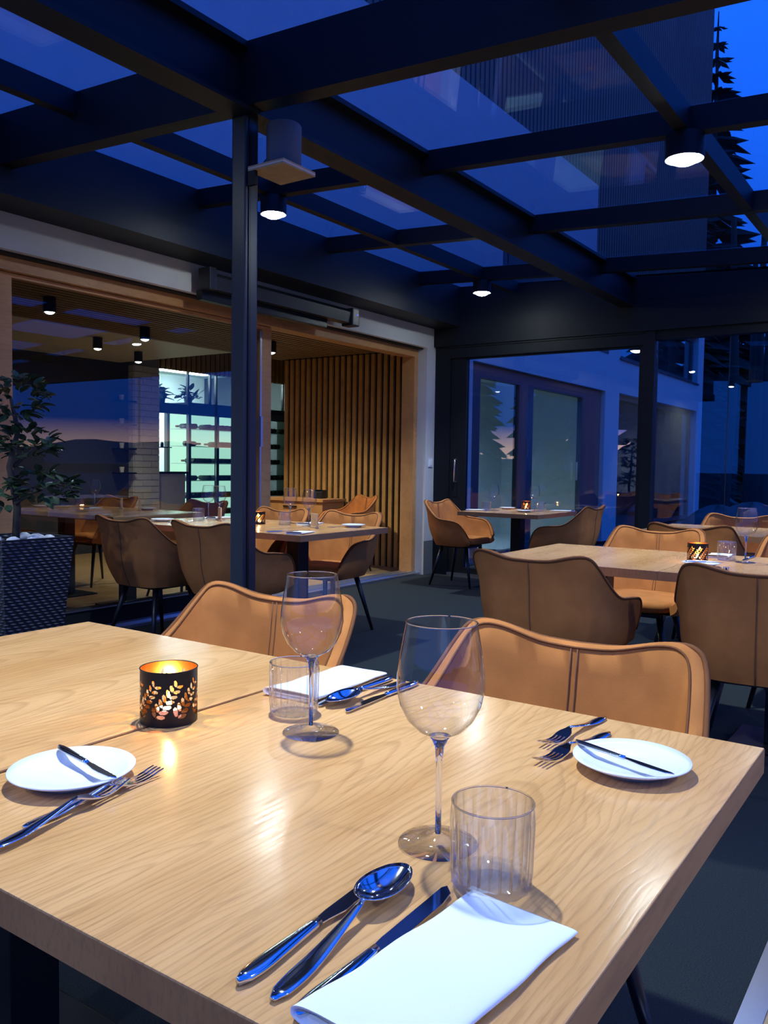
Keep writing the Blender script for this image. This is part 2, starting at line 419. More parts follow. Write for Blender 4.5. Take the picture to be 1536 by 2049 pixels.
MB().box((7.80, 1.722, 0.06), (7.812, 2.353, 2.34)).obj('pane', 'pane_glass', wr)
MB().box((7.80, 0.2, 0.06), (7.812, 1.716, 2.34)).obj('pane', 'pane_glass', wr)
MB().box((7.80, -2.8, 0.06), (7.812, 0.194, 2.34)).obj('pane', 'pane_glass', wr)
MB().box((7.798, 1.7165, 0.06), (7.814, 1.7215, 2.34)).obj('pane_seal', 'black_metal', wr)
MB().box((7.798, 0.1945, 0.06), (7.814, 0.1995, 2.34)).obj('pane_seal', 'black_metal', wr)
d2 = sthing('door_2', 'dark framed sliding glass door in the far glass wall', 'door')
MB().box((7.77, 4.311, 0.03), (7.83, 4.495, 2.296)).obj('stile', 'steel_dark', d2)
MB().box((7.77, 2.465, 0.03), (7.83, 2.50, 2.296)).obj('stile', 'steel_dark', d2)
MB().box((7.77, 2.50, 0.03), (7.83, 4.311, 0.09)).obj('bottom_rail', 'steel_dark', d2)
MB().box((7.77, 2.50, 2.28), (7.83, 4.311, 2.296)).obj('top_rail', 'steel_dark', d2)
MB().box((7.795, 2.50, 0.09), (7.807, 4.311, 2.28)).obj('pane', 'pane_glass', d2)
h = MB().tube([(7.77, 4.42, 1.235), (7.735, 4.42, 1.235), (7.735, 4.42, 0.995), (7.77, 4.42, 0.995)], 0.008, 8).obj('door_handle', 'aluminium', d2, smooth=True)
MB().box((7.762, 4.40, 0.84), (7.77, 4.44, 0.99)).obj('lock_plate', 'steel_dark', d2)

# ---- steel post
po = thing('steel_post', 'dark painted steel post rising behind the foreground table', 'post', (2.722, 2.628, 0))
MB().box((-0.040, -0.040, 0.0), (0.040, 0.040, 2.65)).obj('shaft', 'post_paint', po, bevel=0.006)
MB().box((-0.08, -0.08, 0.0), (0.08, 0.08, 0.012)).obj('base_plate', 'steel_dark', po)
MB().box((-0.02, -0.0445, 0.012), (-0.008, -0.040, 2.65)).obj('cable_cover', 'black_metal', po)

# ================================================================== RESTAURANT behind the sliding door
fi = sthing('floor_restaurant', 'oak plank floor of the restaurant behind the glass', 'floor')
for i in range(30):
    y0 = 4.98 + 0.14 * i
    MB().box((1.9, y0, -0.06), (10.6, y0 + 0.137, 0.0)).obj('floor_plank', 'oak_floor', fi)
MB().box((1.9, 4.95, -0.1), (10.6, 9.2, -0.062)).obj('subfloor', 'black_gap', fi)
ci = sthing('ceiling_restaurant', 'restaurant ceiling with long oak slats along the front', 'ceiling')
MB().box((1.9, 4.95, 2.47), (7.92, 7.0, 2.52)).obj('backing_panel', 'black_gap', ci)
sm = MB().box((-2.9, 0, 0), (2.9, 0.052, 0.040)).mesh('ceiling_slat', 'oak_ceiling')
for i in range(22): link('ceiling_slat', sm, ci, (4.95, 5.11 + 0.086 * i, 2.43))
MB().box((1.9, 7.0, 2.43), (7.05, 9.2, 2.50)).obj('plain_panel', 'ceiling_paint', ci)
MB().box((7.05, 6.96, 3.3), (10.7, 9.2, 3.36)).obj('upper_panel', 'slate_wall', ci)
MB().box((7.03, 7.0, 2.50), (7.05, 9.0, 3.3)).obj('bulkhead', 'slate_wall', ci)

ws = sthing('wall_slatted', 'wall of upright oak slats beside the opening', 'wall')
MB().box((7.94, 4.955, 0.0), (8.55, 6.96, 3.3)).obj('backing_panel', 'black_gap', ws)
MB().box((7.94, 6.86, 0.0), (10.7, 6.96, 3.3)).obj('return_wall', 'slate_wall', ws)
MB().box((7.59, 4.955, 0.0), (7.94, 5.0, 2.45)).obj('corner_panel', 'black_gap', ws)
slm = MB().box((0.012, 0, 0.0), (0.045, 0.048, 2.43)).mesh('wall_slat', 'oak_slat')
NS = 21
for i in range(NS): link('wall_slat', slm, ws, (7.90, 5.155 + (6.90 - 5.155) * i / (NS - 1), 0))

wb = sthing('wall_back', 'dark back wall of the restaurant with kitchen hatch', 'wall')
MB().box((1.9, 9.0, 0.0), (7.19, 9.2, 3.3)).obj('dark_panel', 'slate_wall', wb)
MB().box((7.58, 9.0, 0.0), (8.16, 9.08, 1.0)).obj('counter_front', 'brick_white', wb)
MB().box((7.58, 8.96, 1.0), (8.18, 9.12, 1.03)).obj('hatch_sill', 'black_metal', wb)
MB().box((7.60, 9.06, 1.90), (8.17, 9.40, 1.97)).obj('plant_ledge', 'slate_wall', wb)
MB().box((7.58, 9.0, 1.83), (10.6, 9.06, 1.97)).obj('lintel', 'slate_wall', wb)
MB().box((7.58, 9.0, 2.43), (10.6, 9.06, 3.3)).obj('upper_backing', 'black_gap', wb)
MB().box((10.3, 9.0, 0.0), (10.6, 9.2, 2.0)).obj('end_panel', 'slate_wall', wb)
vm = MB().box((0, -0.035, 0), (0.045, 0, 0.87)).mesh('band_slat', 'oak_slat')
for i in range(32): link('band_slat', vm, wb, (7.63 + 0.092 * i, 9.0, 2.43))
for x in (7.58, 8.2, 8.62, 8.74, 9.2, 9.7, 10.2): MB().box((x, 8.99, 1.97), (x + 0.025, 9.03, 2.43)).obj('transom_bar', 'black_metal', wb)
MB().box((7.60, 9.01, 1.97), (10.2, 9.02, 2.43)).obj('transom_pane', 'pane_glass', wb)
struct('wall_side', MB().box((1.8, 4.95, 0.0), (1.9, 9.2, 2.5)), 'slate_wall', 'dark side wall at the left of the restaurant', 'wall')
struct('wall_end', MB().box((10.6, 6.96, 0.0), (10.7, 11.2, 3.3)), 'slate_wall', 'dark end wall of the restaurant behind the wine cabinet', 'wall')

pl = sthing('wall_pillar', 'white tiled pillar beside the kitchen hatch', 'pillar')
MB().box((7.20, 8.90, 0.0), (7.60, 9.2, 3.3)).obj('core', 'mortar', pl)
bm1 = MB().box((0, 0, 0), (0.272, 0.016, 0.076)).mesh('brick', 'brick_white', bevel=0.003)
bm2 = MB().box((0, 0, 0), (0.130, 0.016, 0.076)).mesh('brick', 'brick_white', bevel=0.003)
bm3 = MB().box((0, 0, 0), (0.016, 0.30, 0.076)).mesh('brick', 'brick_white', bevel=0.003)
for i in range(29):
    z = 0.01 + 0.083 * i
    if i % 2: link('brick', bm1, pl, (7.195, 8.886, z)); link('brick', bm2, pl, (7.473, 8.886, z))
    else: link('brick', bm2, pl, (7.195, 8.886, z)); link('brick', bm1, pl, (7.331, 8.886, z))
    link('brick', bm3, pl, (7.186, 8.905, z))

# kitchen behind the hatch
kt = sthing('wall_kitchen', 'bright white kitchen room behind the hatch', 'kitchen')
kb = MB()
kb.box((7.3, 11.2, 0.0), (10.6, 11.3, 2.7)); kb.box((7.25, 9.2, 0.0), (7.3, 11.3, 2.7)); kb.box((7.3, 9.2, 2.65), (10.6, 11.2, 2.7)); kb.box((7.3, 9.5, -0.05), (10.6, 11.2, 0.0))
kb.obj('room_shell', 'kitchen_white', kt)
for x, y in ((7.95, 10.0), (9.2, 10.2)):
    kl = thing('kitchen_light', 'bright tube light on the kitchen ceiling, %s' % ('above the hatch' if x < 8.5 else 'behind the wine cabinet'), 'light', (x, y, 2.60), group='kitchen tube lights')
    MB().box((-0.5, -0.08, 0.0), (0.5, 0.08, 0.05)).obj('housing', 'plastic_white', kl)
    MB().box((-0.48, -0.06, -0.03), (0.48, 0.06, 0.0)).obj('tube', 'kitchen_tube', kl)

# ================================================================== OUTSIDE
fo = MB()
fo.box((12.95, WY, 0.0), (13.60, 4.95, 2.38)); fo.box((8.6, WY, 2.38), (12.40, 4.95, 5.40)); fo.box((12.40, WY, 2.38), (13.60, 4.95, 4.15))
fo.box((13.60, WY, 2.40), (18.45, 4.95, 2.97)); fo.box((13.60, WY, 3.92), (18.45, 4.95, 4.15)); fo.box((18.45, WY, 0.0), (18.9, 4.95, 4.15)); fo.box((13.60, WY, 0.0), (18.45, 4.95, 0.12))
fo.box((18.65, 4.95, 0.0), (18.9, 12.0, 4.15))
struct('wall_facade', fo, 'plaster', 'white house facade outdoors seen through the far glass', 'wall')
struct('wall_cladding', MB().box((-3.0, 4.72, 5.40), (12.40, 12.0, 11.5)).box((12.40, 4.72, 4.15), (18.9, 12.0, 11.5)), 'cladding', 'dark timber clad upper storeys above the glass roof', 'wall')
d3 = sthing('door_3', 'grey framed garden door of the house facade', 'door')
for a, b in (((8.60, 4.76, 0.0), (8.92, 4.84, 2.38)), ((9.99, 4.76, 0.0), (10.42, 4.84, 2.38)), ((12.17, 4.76, 0.0), (12.95, 4.84, 2.38))):
    MB().box(a, b).obj('stile', 'frame_grey', d3)
for a, b in (((8.92, 4.76, 2.22), (9.99, 4.84, 2.38)), ((10.42, 4.76, 2.22), (12.17, 4.84, 2.38)), ((8.92, 4.76, 0.0), (9.99, 4.84, 0.10)), ((10.42, 4.76, 0.0), (12.17, 4.84, 0.10))):
    MB().box(a, b).obj('rail', 'frame_grey', d3)
MB().box((8.92, 4.79, 0.10), (9.99, 4.80, 2.22)).obj('pane', 'pane_glass', d3)
MB().box((10.42, 4.79, 0.10), (12.17, 4.80, 2.22)).obj('pane', 'pane_glass', d3)
MB().box((11.98, 4.74, 0.98), (12.0, 4.76, 1.25)).obj('door_handle', 'aluminium', d3)
ar = sthing('wall_annex', 'pale lit room behind the garden door', 'room')
MB().box((8.6, 6.6, 0.0), (13.2, 6.8, 2.6)).box((8.56, 4.95, 0.0), (8.6, 6.7, 2.6)).box((13.2, 4.95, 0.0), (13.3, 6.8, 2.6)).box((8.6, 4.95, 2.55), (13.2, 6.7, 2.62)).box((8.6, 4.95, -0.05), (13.2, 6.7, 0.0)).obj('room_shell', 'kitchen_white', ar)
MB().box((8.62, 4.97, 0.0), (9.02, 5.0, 2.5)).obj('dark_reflection_sheet', 'slate_wall', ar)  # dark sheet imitating a tree's dark reflection at the left of the door
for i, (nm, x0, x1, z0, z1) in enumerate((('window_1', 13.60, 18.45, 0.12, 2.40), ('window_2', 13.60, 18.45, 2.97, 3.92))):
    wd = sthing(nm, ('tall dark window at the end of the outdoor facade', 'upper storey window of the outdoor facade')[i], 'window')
    for a, b in (((x0, 4.80, z0), (x0 + 0.10, 4.88, z1)), ((x1 - 0.10, 4.80, z0), (x1, 4.88, z1)), ((x0 + 0.10, 4.80, z0), (x1 - 0.10, 4.88, z0 + 0.08)), ((x0 + 0.10, 4.80, z1 - 0.08), (x1 - 0.10, 4.88, z1))):
        MB().box(a, b).obj('window_frame', 'frame_grey', wd)
    MB().box((x0 + 0.10, 4.83, z0 + 0.08), (x1 - 0.10, 4.84, z1 - 0.08)).obj('pane', 'pane_glass', wd)
    MB().box((x0, 4.98, z0 - 0.05), (x1, 5.02, z1 + 0.05)).obj('unlit_room_sheet', 'slate_wall', wd)  # added dark sheet standing in for the unlit interior behind the pane
    MB().box((x0 - 0.03, WY - 0.03, z0 - 0.03), (x1 + 0.03, 4.80, z0)).obj('window_sill', 'frame_grey', wd)
wd = sthing('window_3', 'small upper window above the garden door', 'window')
MB().box((9.3, WY - 0.012, 2.97), (13.02, WY + 0.02, 3.92)).obj('window_frame', 'frame_grey', wd)
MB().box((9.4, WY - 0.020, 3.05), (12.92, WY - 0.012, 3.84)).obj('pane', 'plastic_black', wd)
struct('ground_terrace', MB().box((7.9, -60, -0.2), (90, 60, -0.06)).box((-60, -60, -0.2), (7.9, -2.9, -0.12)), 'ground', 'dark terrace and garden ground outdoors', 'ground')

# ================================================================== CEILING SPOTLIGHTS
PI_ = math.pi
def spot(loc, power, label, group, col=LAMP_COL, lens='lamp_lens', r=0.05, hh=0.10, blend=1.0, ang=102, src=0.03, house='steel_dark', name='ceiling_spotlight'):
    t = thing(name, label, 'lamp', loc, group=group)
    MB().lathe([(r * 1.05, 0.012), (r * 1.17, 0.012 - .3 * r), (r * 1.2, 0.012 - .3 * r), (r * 1.2, hh), (r * 0.3, hh + 0.003)], 24).obj('housing', house, t, smooth=True, angle=0.6)
    MB().lathe([(r * math.sin(PI_ * k / 24) + 1e-4, -r * 0.66 * math.cos(PI_ * k / 24) + 0.0115) for k in range(0, 13)], 24).obj('lens', lens, t, smooth=True)
    ld = bpy.data.lights.new('spot_light', 'SPOT'); ld.energy = power; ld.color = col
    ld.spot_size = R(ang); ld.spot_blend = blend; ld.shadow_soft_size = src
    lo = bpy.data.objects.new('spot_light', ld); COL.objects.link(lo); lo.parent = t; lo.location = (0, 0, -0.09)
    return t
GR = 'spotlights under the glass roof'
spot((4.135, 1.147, zb(1.147) - 0.104), LAMP_W, 'bright round spotlight under the roof grid at the upper right', GR, r=0.075)
spot((4.135, 3.739, zb(3.739) - 0.104), LAMP_W, 'bright round spotlight just right of the steel post', GR, r=0.070)
spot((6.995, 3.739, zb(3.739) - 0.104), LAMP_W * 0.7, 'bright round spotlight near the far glass wall, farthest of the three', GR, r=0.070)
spot((1.275, 1.147, zb(1.147) - 0.104), LAMP_W * 1.05, 'spotlight above the foreground table', GR)
spot((1.275, 3.739, zb(3.739) - 0.104), LAMP_W, 'spotlight near the wall above the planter', GR)
spot((6.995, 1.147, zb(1.147) - 0.104), LAMP_W, 'spotlight over the far tables at the right', GR)
spot((-1.585, 1.147, zb(1.147) - 0.104), LAMP_W * 0.25, 'spotlight of the roof grid behind the camera', GR, ang=165, blend=0.4)
spot((-1.585, 3.739, zb(3.739) - 0.104), LAMP_W * 0.25, 'spotlight of the roof grid behind the camera, nearer the wall', GR, ang=165, blend=0.4)
spot((1.275, -1.441, zb(-1.441) - 0.104), LAMP_W * 0.28, 'spotlight of the roof grid right of the foreground table', GR, ang=160, blend=0.5)
spot((4.135, -1.441, zb(-1.441) - 0.104), LAMP_W * 0.8, 'spotlight of the roof grid beyond the right edge of the photo', GR)
GI = 'black downlights in the restaurant'
for (x, y, p), lb in zip(((3.97, 5.91, 7), (5.5, 7.37, 25), (6.45, 7.9, 60), (5.31, 6.41, 7), (6.59, 5.97, 170)),
                      ('black cylinder downlight behind the top left of the glass pane', 'brightest downlight on the plain restaurant ceiling', 'downlight on the plain ceiling in front of the white pillar', 'small downlight at the edge of the ceiling slats', 'black cylinder downlight near the slatted wall')):
    spot((x, y, 2.31), p, lb, GI, (1.0, 0.90, 0.66), 'inner_lens', 0.04, 0.115, house='black_metal', name='downlight', ang=130)
spot((10.6, 5.7, 2.44), 75, 'downlight inside the room behind the garden door', 'lamps of the house annex', (0.80, 1.0, 0.80), 'inner_lens', 0.06, 0.10, house='black_metal', name='downlight', ang=160)

# ================================================================== CHAIR
def chair_proto():
    half_rim = [(-.305, 0, .793), (-.306, .09, .797), (-.298, .185, .818), (-.283, .236, .817), (-.258, .262, .785), (-.17, .285, .70), (-.09, .298, .652), (.02, .308, .640), (.12, .308, .622), (.185, .290, .560), (.225, .262, .478)]
    half_bot = [(-.215, 0, .395), (-.212, .07, .395), (-.200, .135, .395), (-.185, .165, .395), (-.165, .188, .395), (-.105, .213, .395), (-.05, .222, .395), (.03, .228, .395), (.11, .228, .395), (.17, .222, .40), (.215, .215, .41)]
    n = 4
    rim = cr(half_rim, n); bot = cr(half_bot, n)
    rim = [Vector((p.x, -p.y, p.z)) for p in rim[:0:-1]] + rim
    bot = [Vector((p.x, -p.y, p.z)) for p in bot[:0:-1]] + bot
    N = len(rim); c = Vector((-.02, 0, 0))
    TH = 0.032
    nv = 9
    rows = []
    for k in range(nv + 1):                        # outside, bottom to rim
        t = k / nv; row = []
        for a, b in zip(bot, rim):
            p = a.lerp(b, t)
            outd = Vector((b.x - c.x, b.y, 0)).normalized()
            p = p + outd * (0.030 * math.sin(math.pi * min(t * 1.25, 1.0)) * (0.4 + 0.6 * (1 - t)))
            row.append(p)
        rows.append(row)
    inner_rim = []
    for i, b in enumerate(rim):
        outd = Vector((b.x - c.x, b.y * 1.2, 0)).normalized()
        inner_rim.append(b - outd * TH)
    mid = [(a + b) * 0.5 + Vector((0, 0, .010)) for a, b in zip(rim, inner_rim)]
    rows.append(mid); rows.append(inner_rim)
    nd = 7
    seat = []
    for a in bot:
        outd = Vector((a.x - c.x, a.y * 1.2, 0)).normalized()
        seat.append(Vector((a.x, a.y, .455)) - outd * 0.012)
    for k in range(1, nd + 1):
        t = k / nd; row = []
        for i, (a, b) in enumerate(zip(inner_rim, seat)):
            p = a.lerp(b, t)
            if p.z < .44: p.z = .44
            outd = Vector((a.x - c.x, a.y, 0)).normalized()
            row.append(p + outd * 0.012 * math.sin(math.pi * t))
        rows.append(row)
    mb = MB(); mb.loft([[tuple(p) for p in r] for r in rows], False, False, closed=False)
    # close the underside and the arm fronts
    und = [tuple(p) for p in bot]; mb.add(und, [tuple(range(len(und)))])
    for idx in (0, N - 1):
        col = [tuple(r[idx]) for r in rows]; mb.add(col, [tuple(range(len(col)))])
    t = thing('armchair', 'x', 'chair')
    sh = mb.obj('shell', 'suede', t, smooth=True, angle=0.9)
    MB().tube([tuple(p + Vector((0, 0, .004))) for p in rim], 0.0055, 6).obj('piping', 'suede_dark', t, smooth=True)
    MB().tube([tuple(p + Vector((0, 0, .002))) for p in inner_rim], 0.0026, 6).obj('piping', 'suede_dark', t, smooth=True)
    # seams down the middle of the back, inside and outside
    ic = N // 2
    col_in = [r[ic] for r in rows[nv + 2:]]
    for dy in (-.007, .007):
        pts = [(p.x + 0.0015, dy, p.z) for p in col_in]
        MB().tube(pts, 0.0016, 5).obj('seam', 'stitch', sh, smooth=True)
    col_out = [r[ic] for r in rows[:nv + 1]]
    MB().tube([(p.x - 0.0015, 0, p.z) for p in col_out], 0.0024, 5).obj('seam', 'stitch', sh, smooth=True)
    # seat cushion
    prof = [(0.93, .415), (1.0, .430), (1.0, .452), (.965, .466), (.88, .474), (.6, .478), (.05, .476)]
    rings = []
    for s, z in prof:
        ring = []
        for j in range(40):
            a = 2 * math.pi * j / 40
            ca, sa = math.cos(a), math.sin(a); e = 2 / 3.6
            ring.append((0.025 + 0.235 * s * abs(ca) ** e * (1 if ca >= 0 else -1), 0.218 * s * abs(sa) ** e * (1 if sa >= 0 else -1), z))
        rings.append(ring)
    MB().loft(rings).obj('seat', 'suede', t, smooth=True)
    MB().box((-.15, -.15, .375), (.15, .15, .395)).obj('seat_plate', 'black_metal', t)
    for sx in (-1, 1):
        for sy in (-1, 1):
            MB().tube([(sx * .13, sy * .135, .39), (sx * .225, sy * .215, .0)], [.019, .010], 10).obj('leg', 'black_metal', t, smooth=True)
    return t
CH = chair_proto()
PI = math.pi
GC = 'tan suede armchairs'
def chair(x, y, rz, label): return place(CH, (x, y, 0), rz, label, GC)
# x, y = seat centre; rz 0 faces +x
chair(1.345, 0.635, PI, 'tan suede armchair facing the camera behind the right half of the foreground table')
chair(1.395, 1.475, PI + 0.06, 'tan suede armchair facing the camera behind the wine glass on the foreground table')
chair(3.30, 1.375, 0.0, 'brown armchair seen from behind, left end of the right-hand table')
chair(3.40, 0.60, 0.12, 'brown armchair seen from behind, nearest the right edge of the photo')
chair(4.58, 1.42, PI, 'tan armchair facing the camera across the right-hand table, left of the candle')
chair(4.58, 0.60, PI, 'tan armchair facing the camera across the right-hand table, behind the wine glass')
chair(5.60, 1.37, 0.0, 'brown armchair back showing just behind the right-hand table')
chair(6.53, 1.37, PI, 'tan armchair farthest back at the right edge, by the glass wall')
chair(3.57, 4.19, 0.0, 'brown armchair seen from behind, nearest the planter')
chair(3.60, 3.53, 0.0, 'brown armchair seen from behind and partly hidden by the steel post')
chair(4.58, 3.60, PI, 'tan armchair pulled to the table right of the steel post, facing the camera')
chair(4.56, 4.25, PI, 'tan armchair behind the two wine glasses right of the steel post')
chair(7.20, 4.02, -PI / 2, 'tan armchair at the left end of the small table by the glass door')
chair(7.20, 2.95, PI / 2, 'tan armchair at the right end of the small table by the glass door')
chair(7.36, 5.58, PI / 2 + 1.1, 'brown armchair in the restaurant in front of the slatted wall')
chair(3.60, 6.05, 0.0, 'dark armchair in the restaurant behind the glass, next to the planter')
chair(5.02, 5.55, PI, 'armchair in the restaurant behind the glass, in front of the white pillar')
chair(5.02, 6.75, PI, 'armchair far in the restaurant behind the glass, above the planter leaves')

# ================================================================== TABLES
def table_proto(sx, sy):
    t = thing('dining_table', 'x', 'table')
    MB().box((-sx / 2, -sy / 2, .712), (sx / 2, sy / 2, .750)).obj('table_top', 'oak_table', t, bevel=0.0015)
    e = 0.0006
    eb = MB()
    for a, b in (((-sx / 2 - e, -sy / 2, .7125), (-sx / 2, sy / 2, .7478)), ((sx / 2, -sy / 2, .7125), (sx / 2 + e, sy / 2, .7478))):
        MB().box(a, b).obj('edge_band', 'oak_edge', t)
    for a, b in (((-sx / 2, -sy / 2 - e, .7125), (sx / 2, -sy / 2, .7478)), ((-sx / 2, sy / 2, .7125), (sx / 2, sy / 2 + e, .7478))):
        MB().box(a, b).obj('edge_band', 'oak_edge', t)
    MB().box((-.05, -.05, .012), (.05, .05, .70)).obj('column', 'black_metal', t, bevel=0.004)
    MB().box((-.18, -.18, .0), (.18, .18, .012)).obj('base_plate', 'black_metal', t, bevel=0.003)
    MB().box((-.17, -.17, .70), (.17, .17, .712)).obj('mounting_plate', 'black_metal', t)
    return t
TB = table_proto(0.89, 0.796)
GT = 'oak pedestal tables'
def table(cx, cy, label): return place(TB, (cx, cy, 0), 0, label, GT)
table(0.886, 0.622, 'large oak table in the foreground set with glasses and cutlery')
table(0.886, 1.4275, 'oak table pushed against the left side of the foreground table')
table(3.845, 1.392, 'bare oak table at the left of the right-hand pair')
table(3.845, 0.594, 'oak table with candle and wine glass at the right edge')
table(7.165, 3.40, 'small oak table laid for two by the glass door')
table(4.135, 3.508, 'oak table with wooden block just right of the steel post')
table(4.135, 4.307, 'oak table against the sliding door left of the steel post')
table(6.055, 1.40, 'oak table far back at the right near the glass wall')
table(4.42, 5.55, 'oak table in the restaurant behind the glass, nearer the camera')
table(4.42, 6.36, 'oak table in the restaurant behind the glass, farther back')

# ================================================================== TABLEWARE
def wine_proto():
    t = thing('wine_glass', 'x', 'wine glass')
    MB().lathe([(.0040, .118), (.014, .1205), (.026, .127), (.037, .139), (.0445, .155), (.0478, .172), (.0472, .188), (.0445, .208), (.0410, .228), (.0383, .243)], 48, caps=False).obj('bowl', 'bowl_glass', t, smooth=True)
    MB().tube([(.0383 * math.cos(2 * PI * j / 48), .0383 * math.sin(2 * PI * j / 48), .243) for j in range(49)], .0008, 6).obj('rim', 'solid_glass', t, smooth=True)
    MB().lathe([(.0032, .012), (.0034, .05), (.0036, .09), (.0052, .108), (.0095, .1165), (.012, .1195), (.002, .1195)], 20).obj('stem', 'solid_glass', t, smooth=True)
    MB().lathe([(.042, .0), (.0435, .0015), (.042, .0030), (.028, .0045), (.014, .0070), (.006, .0118), (.0030, .0130)], 48).obj('foot', 'bowl_glass', t, smooth=True)
    return t
def tumbler_proto():
    n = 120; flutes = 20
    def ring(r, z, amp): return [((r + amp * abs(math.sin(flutes * PI * j / n))) * math.cos(2 * PI * j / n), (r + amp * abs(math.sin(flutes * PI * j / n))) * math.sin(2 * PI * j / n), z) for j in range(n)]
    t = thing('tumbler', 'x', 'water glass')
    MB().loft([ring(.0366, .0130, .0034), ring(.0368, .02, .0038), ring(.0382, .070, .0038), ring(.0394, .079, .0018), ring(.0403, .0846, 0)], False, False).obj('fluted_wall', 'tumbler_glass', t, smooth=True, angle=.9)
    MB().loft([ring(.0335, .0150, 0), ring(.0345, .022, 0), ring(.0362, .06, 0), ring(.0388, .0846, 0)], False, False).obj('inner_wall', 'bowl_glass', t, smooth=True)
    MB().loft([ring(.029, 0.0, 0), ring(.0340, .0008, .0010), ring(.0370, .0045, .0026), ring(.0372, .0126, .0024), ring(.030, .0118, .0030), ring(.022, .0126, .0020), ring(.008, .0120, 0)]).obj('cut_base', 'flute_glass', t)
    MB().tube([(.0398 * math.cos(2 * PI * j / 64), .0398 * math.sin(2 * PI * j / 64), .0850) for j in range(65)], .0009, 6).obj('rim', 'solid_glass', t, smooth=True)
    return t
def plate_proto():
    t = thing('side_plate', 'x', 'plate')
    MB().lathe([(.040, .0), (.046, .0), (.050, .005), (.068, .011), (.0785, .0165), (.0780, .0180), (.066, .0135), (.050, .0085), (.03, .0075), (.001, .0075)], 64).obj('dish', 'porcelain', t, smooth=True)
    return t
def leafhole(a, z, Rr):
    """fern sprigs cut through the wall: true inside a leaf"""
    u = a * Rr
    step = 2 * PI * Rr / 8
    for k in range(-1, 9):
        u0 = k * step
        # sprig axis rises from (u0, .014) slanting
        for i in range(7):
            s = i / 6.0
            ax = u0 + .034 * s; azz = .015 + .047 * s
            ln = .0093 * (1 - .30 * s)
            for sd in (-1, 1):
                th = math.atan2(.047, .034) + sd * 0.85
                cx = ax + math.cos(th) * ln * 0.95; cz = azz + math.sin(th) * ln * 0.95
                du = u - cx; dz = z - cz
                p = (du * math.cos(th) + dz * math.sin(th)) / (ln * .82); q = (-du * math.sin(th) + dz * math.cos(th)) / (ln * .40)
                if p * p + q * q < 1: return True
    return False
def candle_proto():
    t = thing('candle_holder', 'x', 'candle holder')
    Rr, H, na, nz = .0445, .085, 260, 84
    def shell(r):
        mb = MB()
        vs = [(r * math.cos(2 * PI * i / na), r * math.sin(2 * PI * i / na), H * j / nz) for j in range(nz + 1) for i in range(na)]
        fs = []
        for j in range(nz):
            zc = H * (j + .5) / nz
            for i in range(na):
                if 0.010 < zc < .074 and HOLE[j][i]: continue
                fs.append((j * na + i, j * na + (i + 1) % na, (j + 1) * na + (i + 1) % na, (j + 1) * na + i))
        return mb.add(vs, fs)
    HOLE = [[leafhole(2 * PI * (i + .5) / na, H * (j + .5) / nz, Rr) for i in range(na)] for j in range(nz)]
    MB_ = shell(Rr); MB_.obj('pierced_shell', 'bronze_black', t)
    shell(Rr - .0011).obj('gold_lining', 'gold', t)
    MB().tube([(Rr * math.cos(2 * PI * j / 48), Rr * math.sin(2 * PI * j / 48), H) for j in range(49)], .0011, 6).obj('rim', 'bronze_black', t, smooth=True)
    MB().lathe([(Rr - .002, .0), (Rr - .002, .004), (.001, .004)], 40).obj('floor_disc', 'bronze_black', t)
    MB().lathe([(.019, .0045), (.019, .019), (.002, .0185)], 28).obj('tealight', 'wax', t, smooth=True, angle=0.7)
    MB().lathe([(.0012, .0185), (.0046, .025), (.0044, .030), (.002, .040), (.0004, .046)], 14).obj('flame', 'flame', t, smooth=True)
    ld = bpy.data.lights.new('candle_light', 'POINT'); ld.energy = 0.9; ld.color = (1.0, 0.52, 0.18); ld.shadow_soft_size = .006
    lo = bpy.data.objects.new('candle_light', ld); COL.objects.link(lo); lo.parent = t; lo.location = (0, 0, .054)
    return t
# cutlery lies along +x: handle end at 0, tip at L
def handle_rings(x0, x1, w0, w1, w2, th, zoff):
    rings = []
    for i in range(13):
        s = i / 12; x = x0 + (x1 - x0) * s
        if s < .3: w = w0 + (w1 - w0) * (1 - (1 - s / .3) ** 2) ** .5 if s > 0 else w0 * 0.6
        else: w = w1 + (w2 - w1) * ((s - .3) / .7)
        z = zoff(s); ring = []
        for j in range(12):
            a = 2 * PI * j / 12
            ring.append((x, w * math.cos(a), z + th * math.sin(a)))
        rings.append(ring)
    return rings
def knife_proto(L=.232, hl=.105, name='table_knife'):
    t = thing(name, 'x', 'knife')
    k = L / .232
    MB().loft(handle_rings(0, hl, .004, .0092 * k, .0050 * k, .0042 * k, lambda s: .0043)).obj('handle', 'cutlery', t, smooth=True)
    b = hl - .001
    pts = [(b, -.0045 * k), (b + .012, -.0062 * k), (b + .03, -.0095 * k), (L - .030, -.0090 * k), (L - .010, -.0055 * k), (L, .004 * k), (L - .006, .0070 * k), (b + .02, .0062 * k), (b, .0045 * k)]
    MB().prism(pts, .0034, .0050).obj('blade', 'cutlery', t, bevel=0.0005)
    MB().lathe([(.0060 * k, -.002), (.0066 * k, 0), (.0060 * k, .002)], 12).mesh
    return t
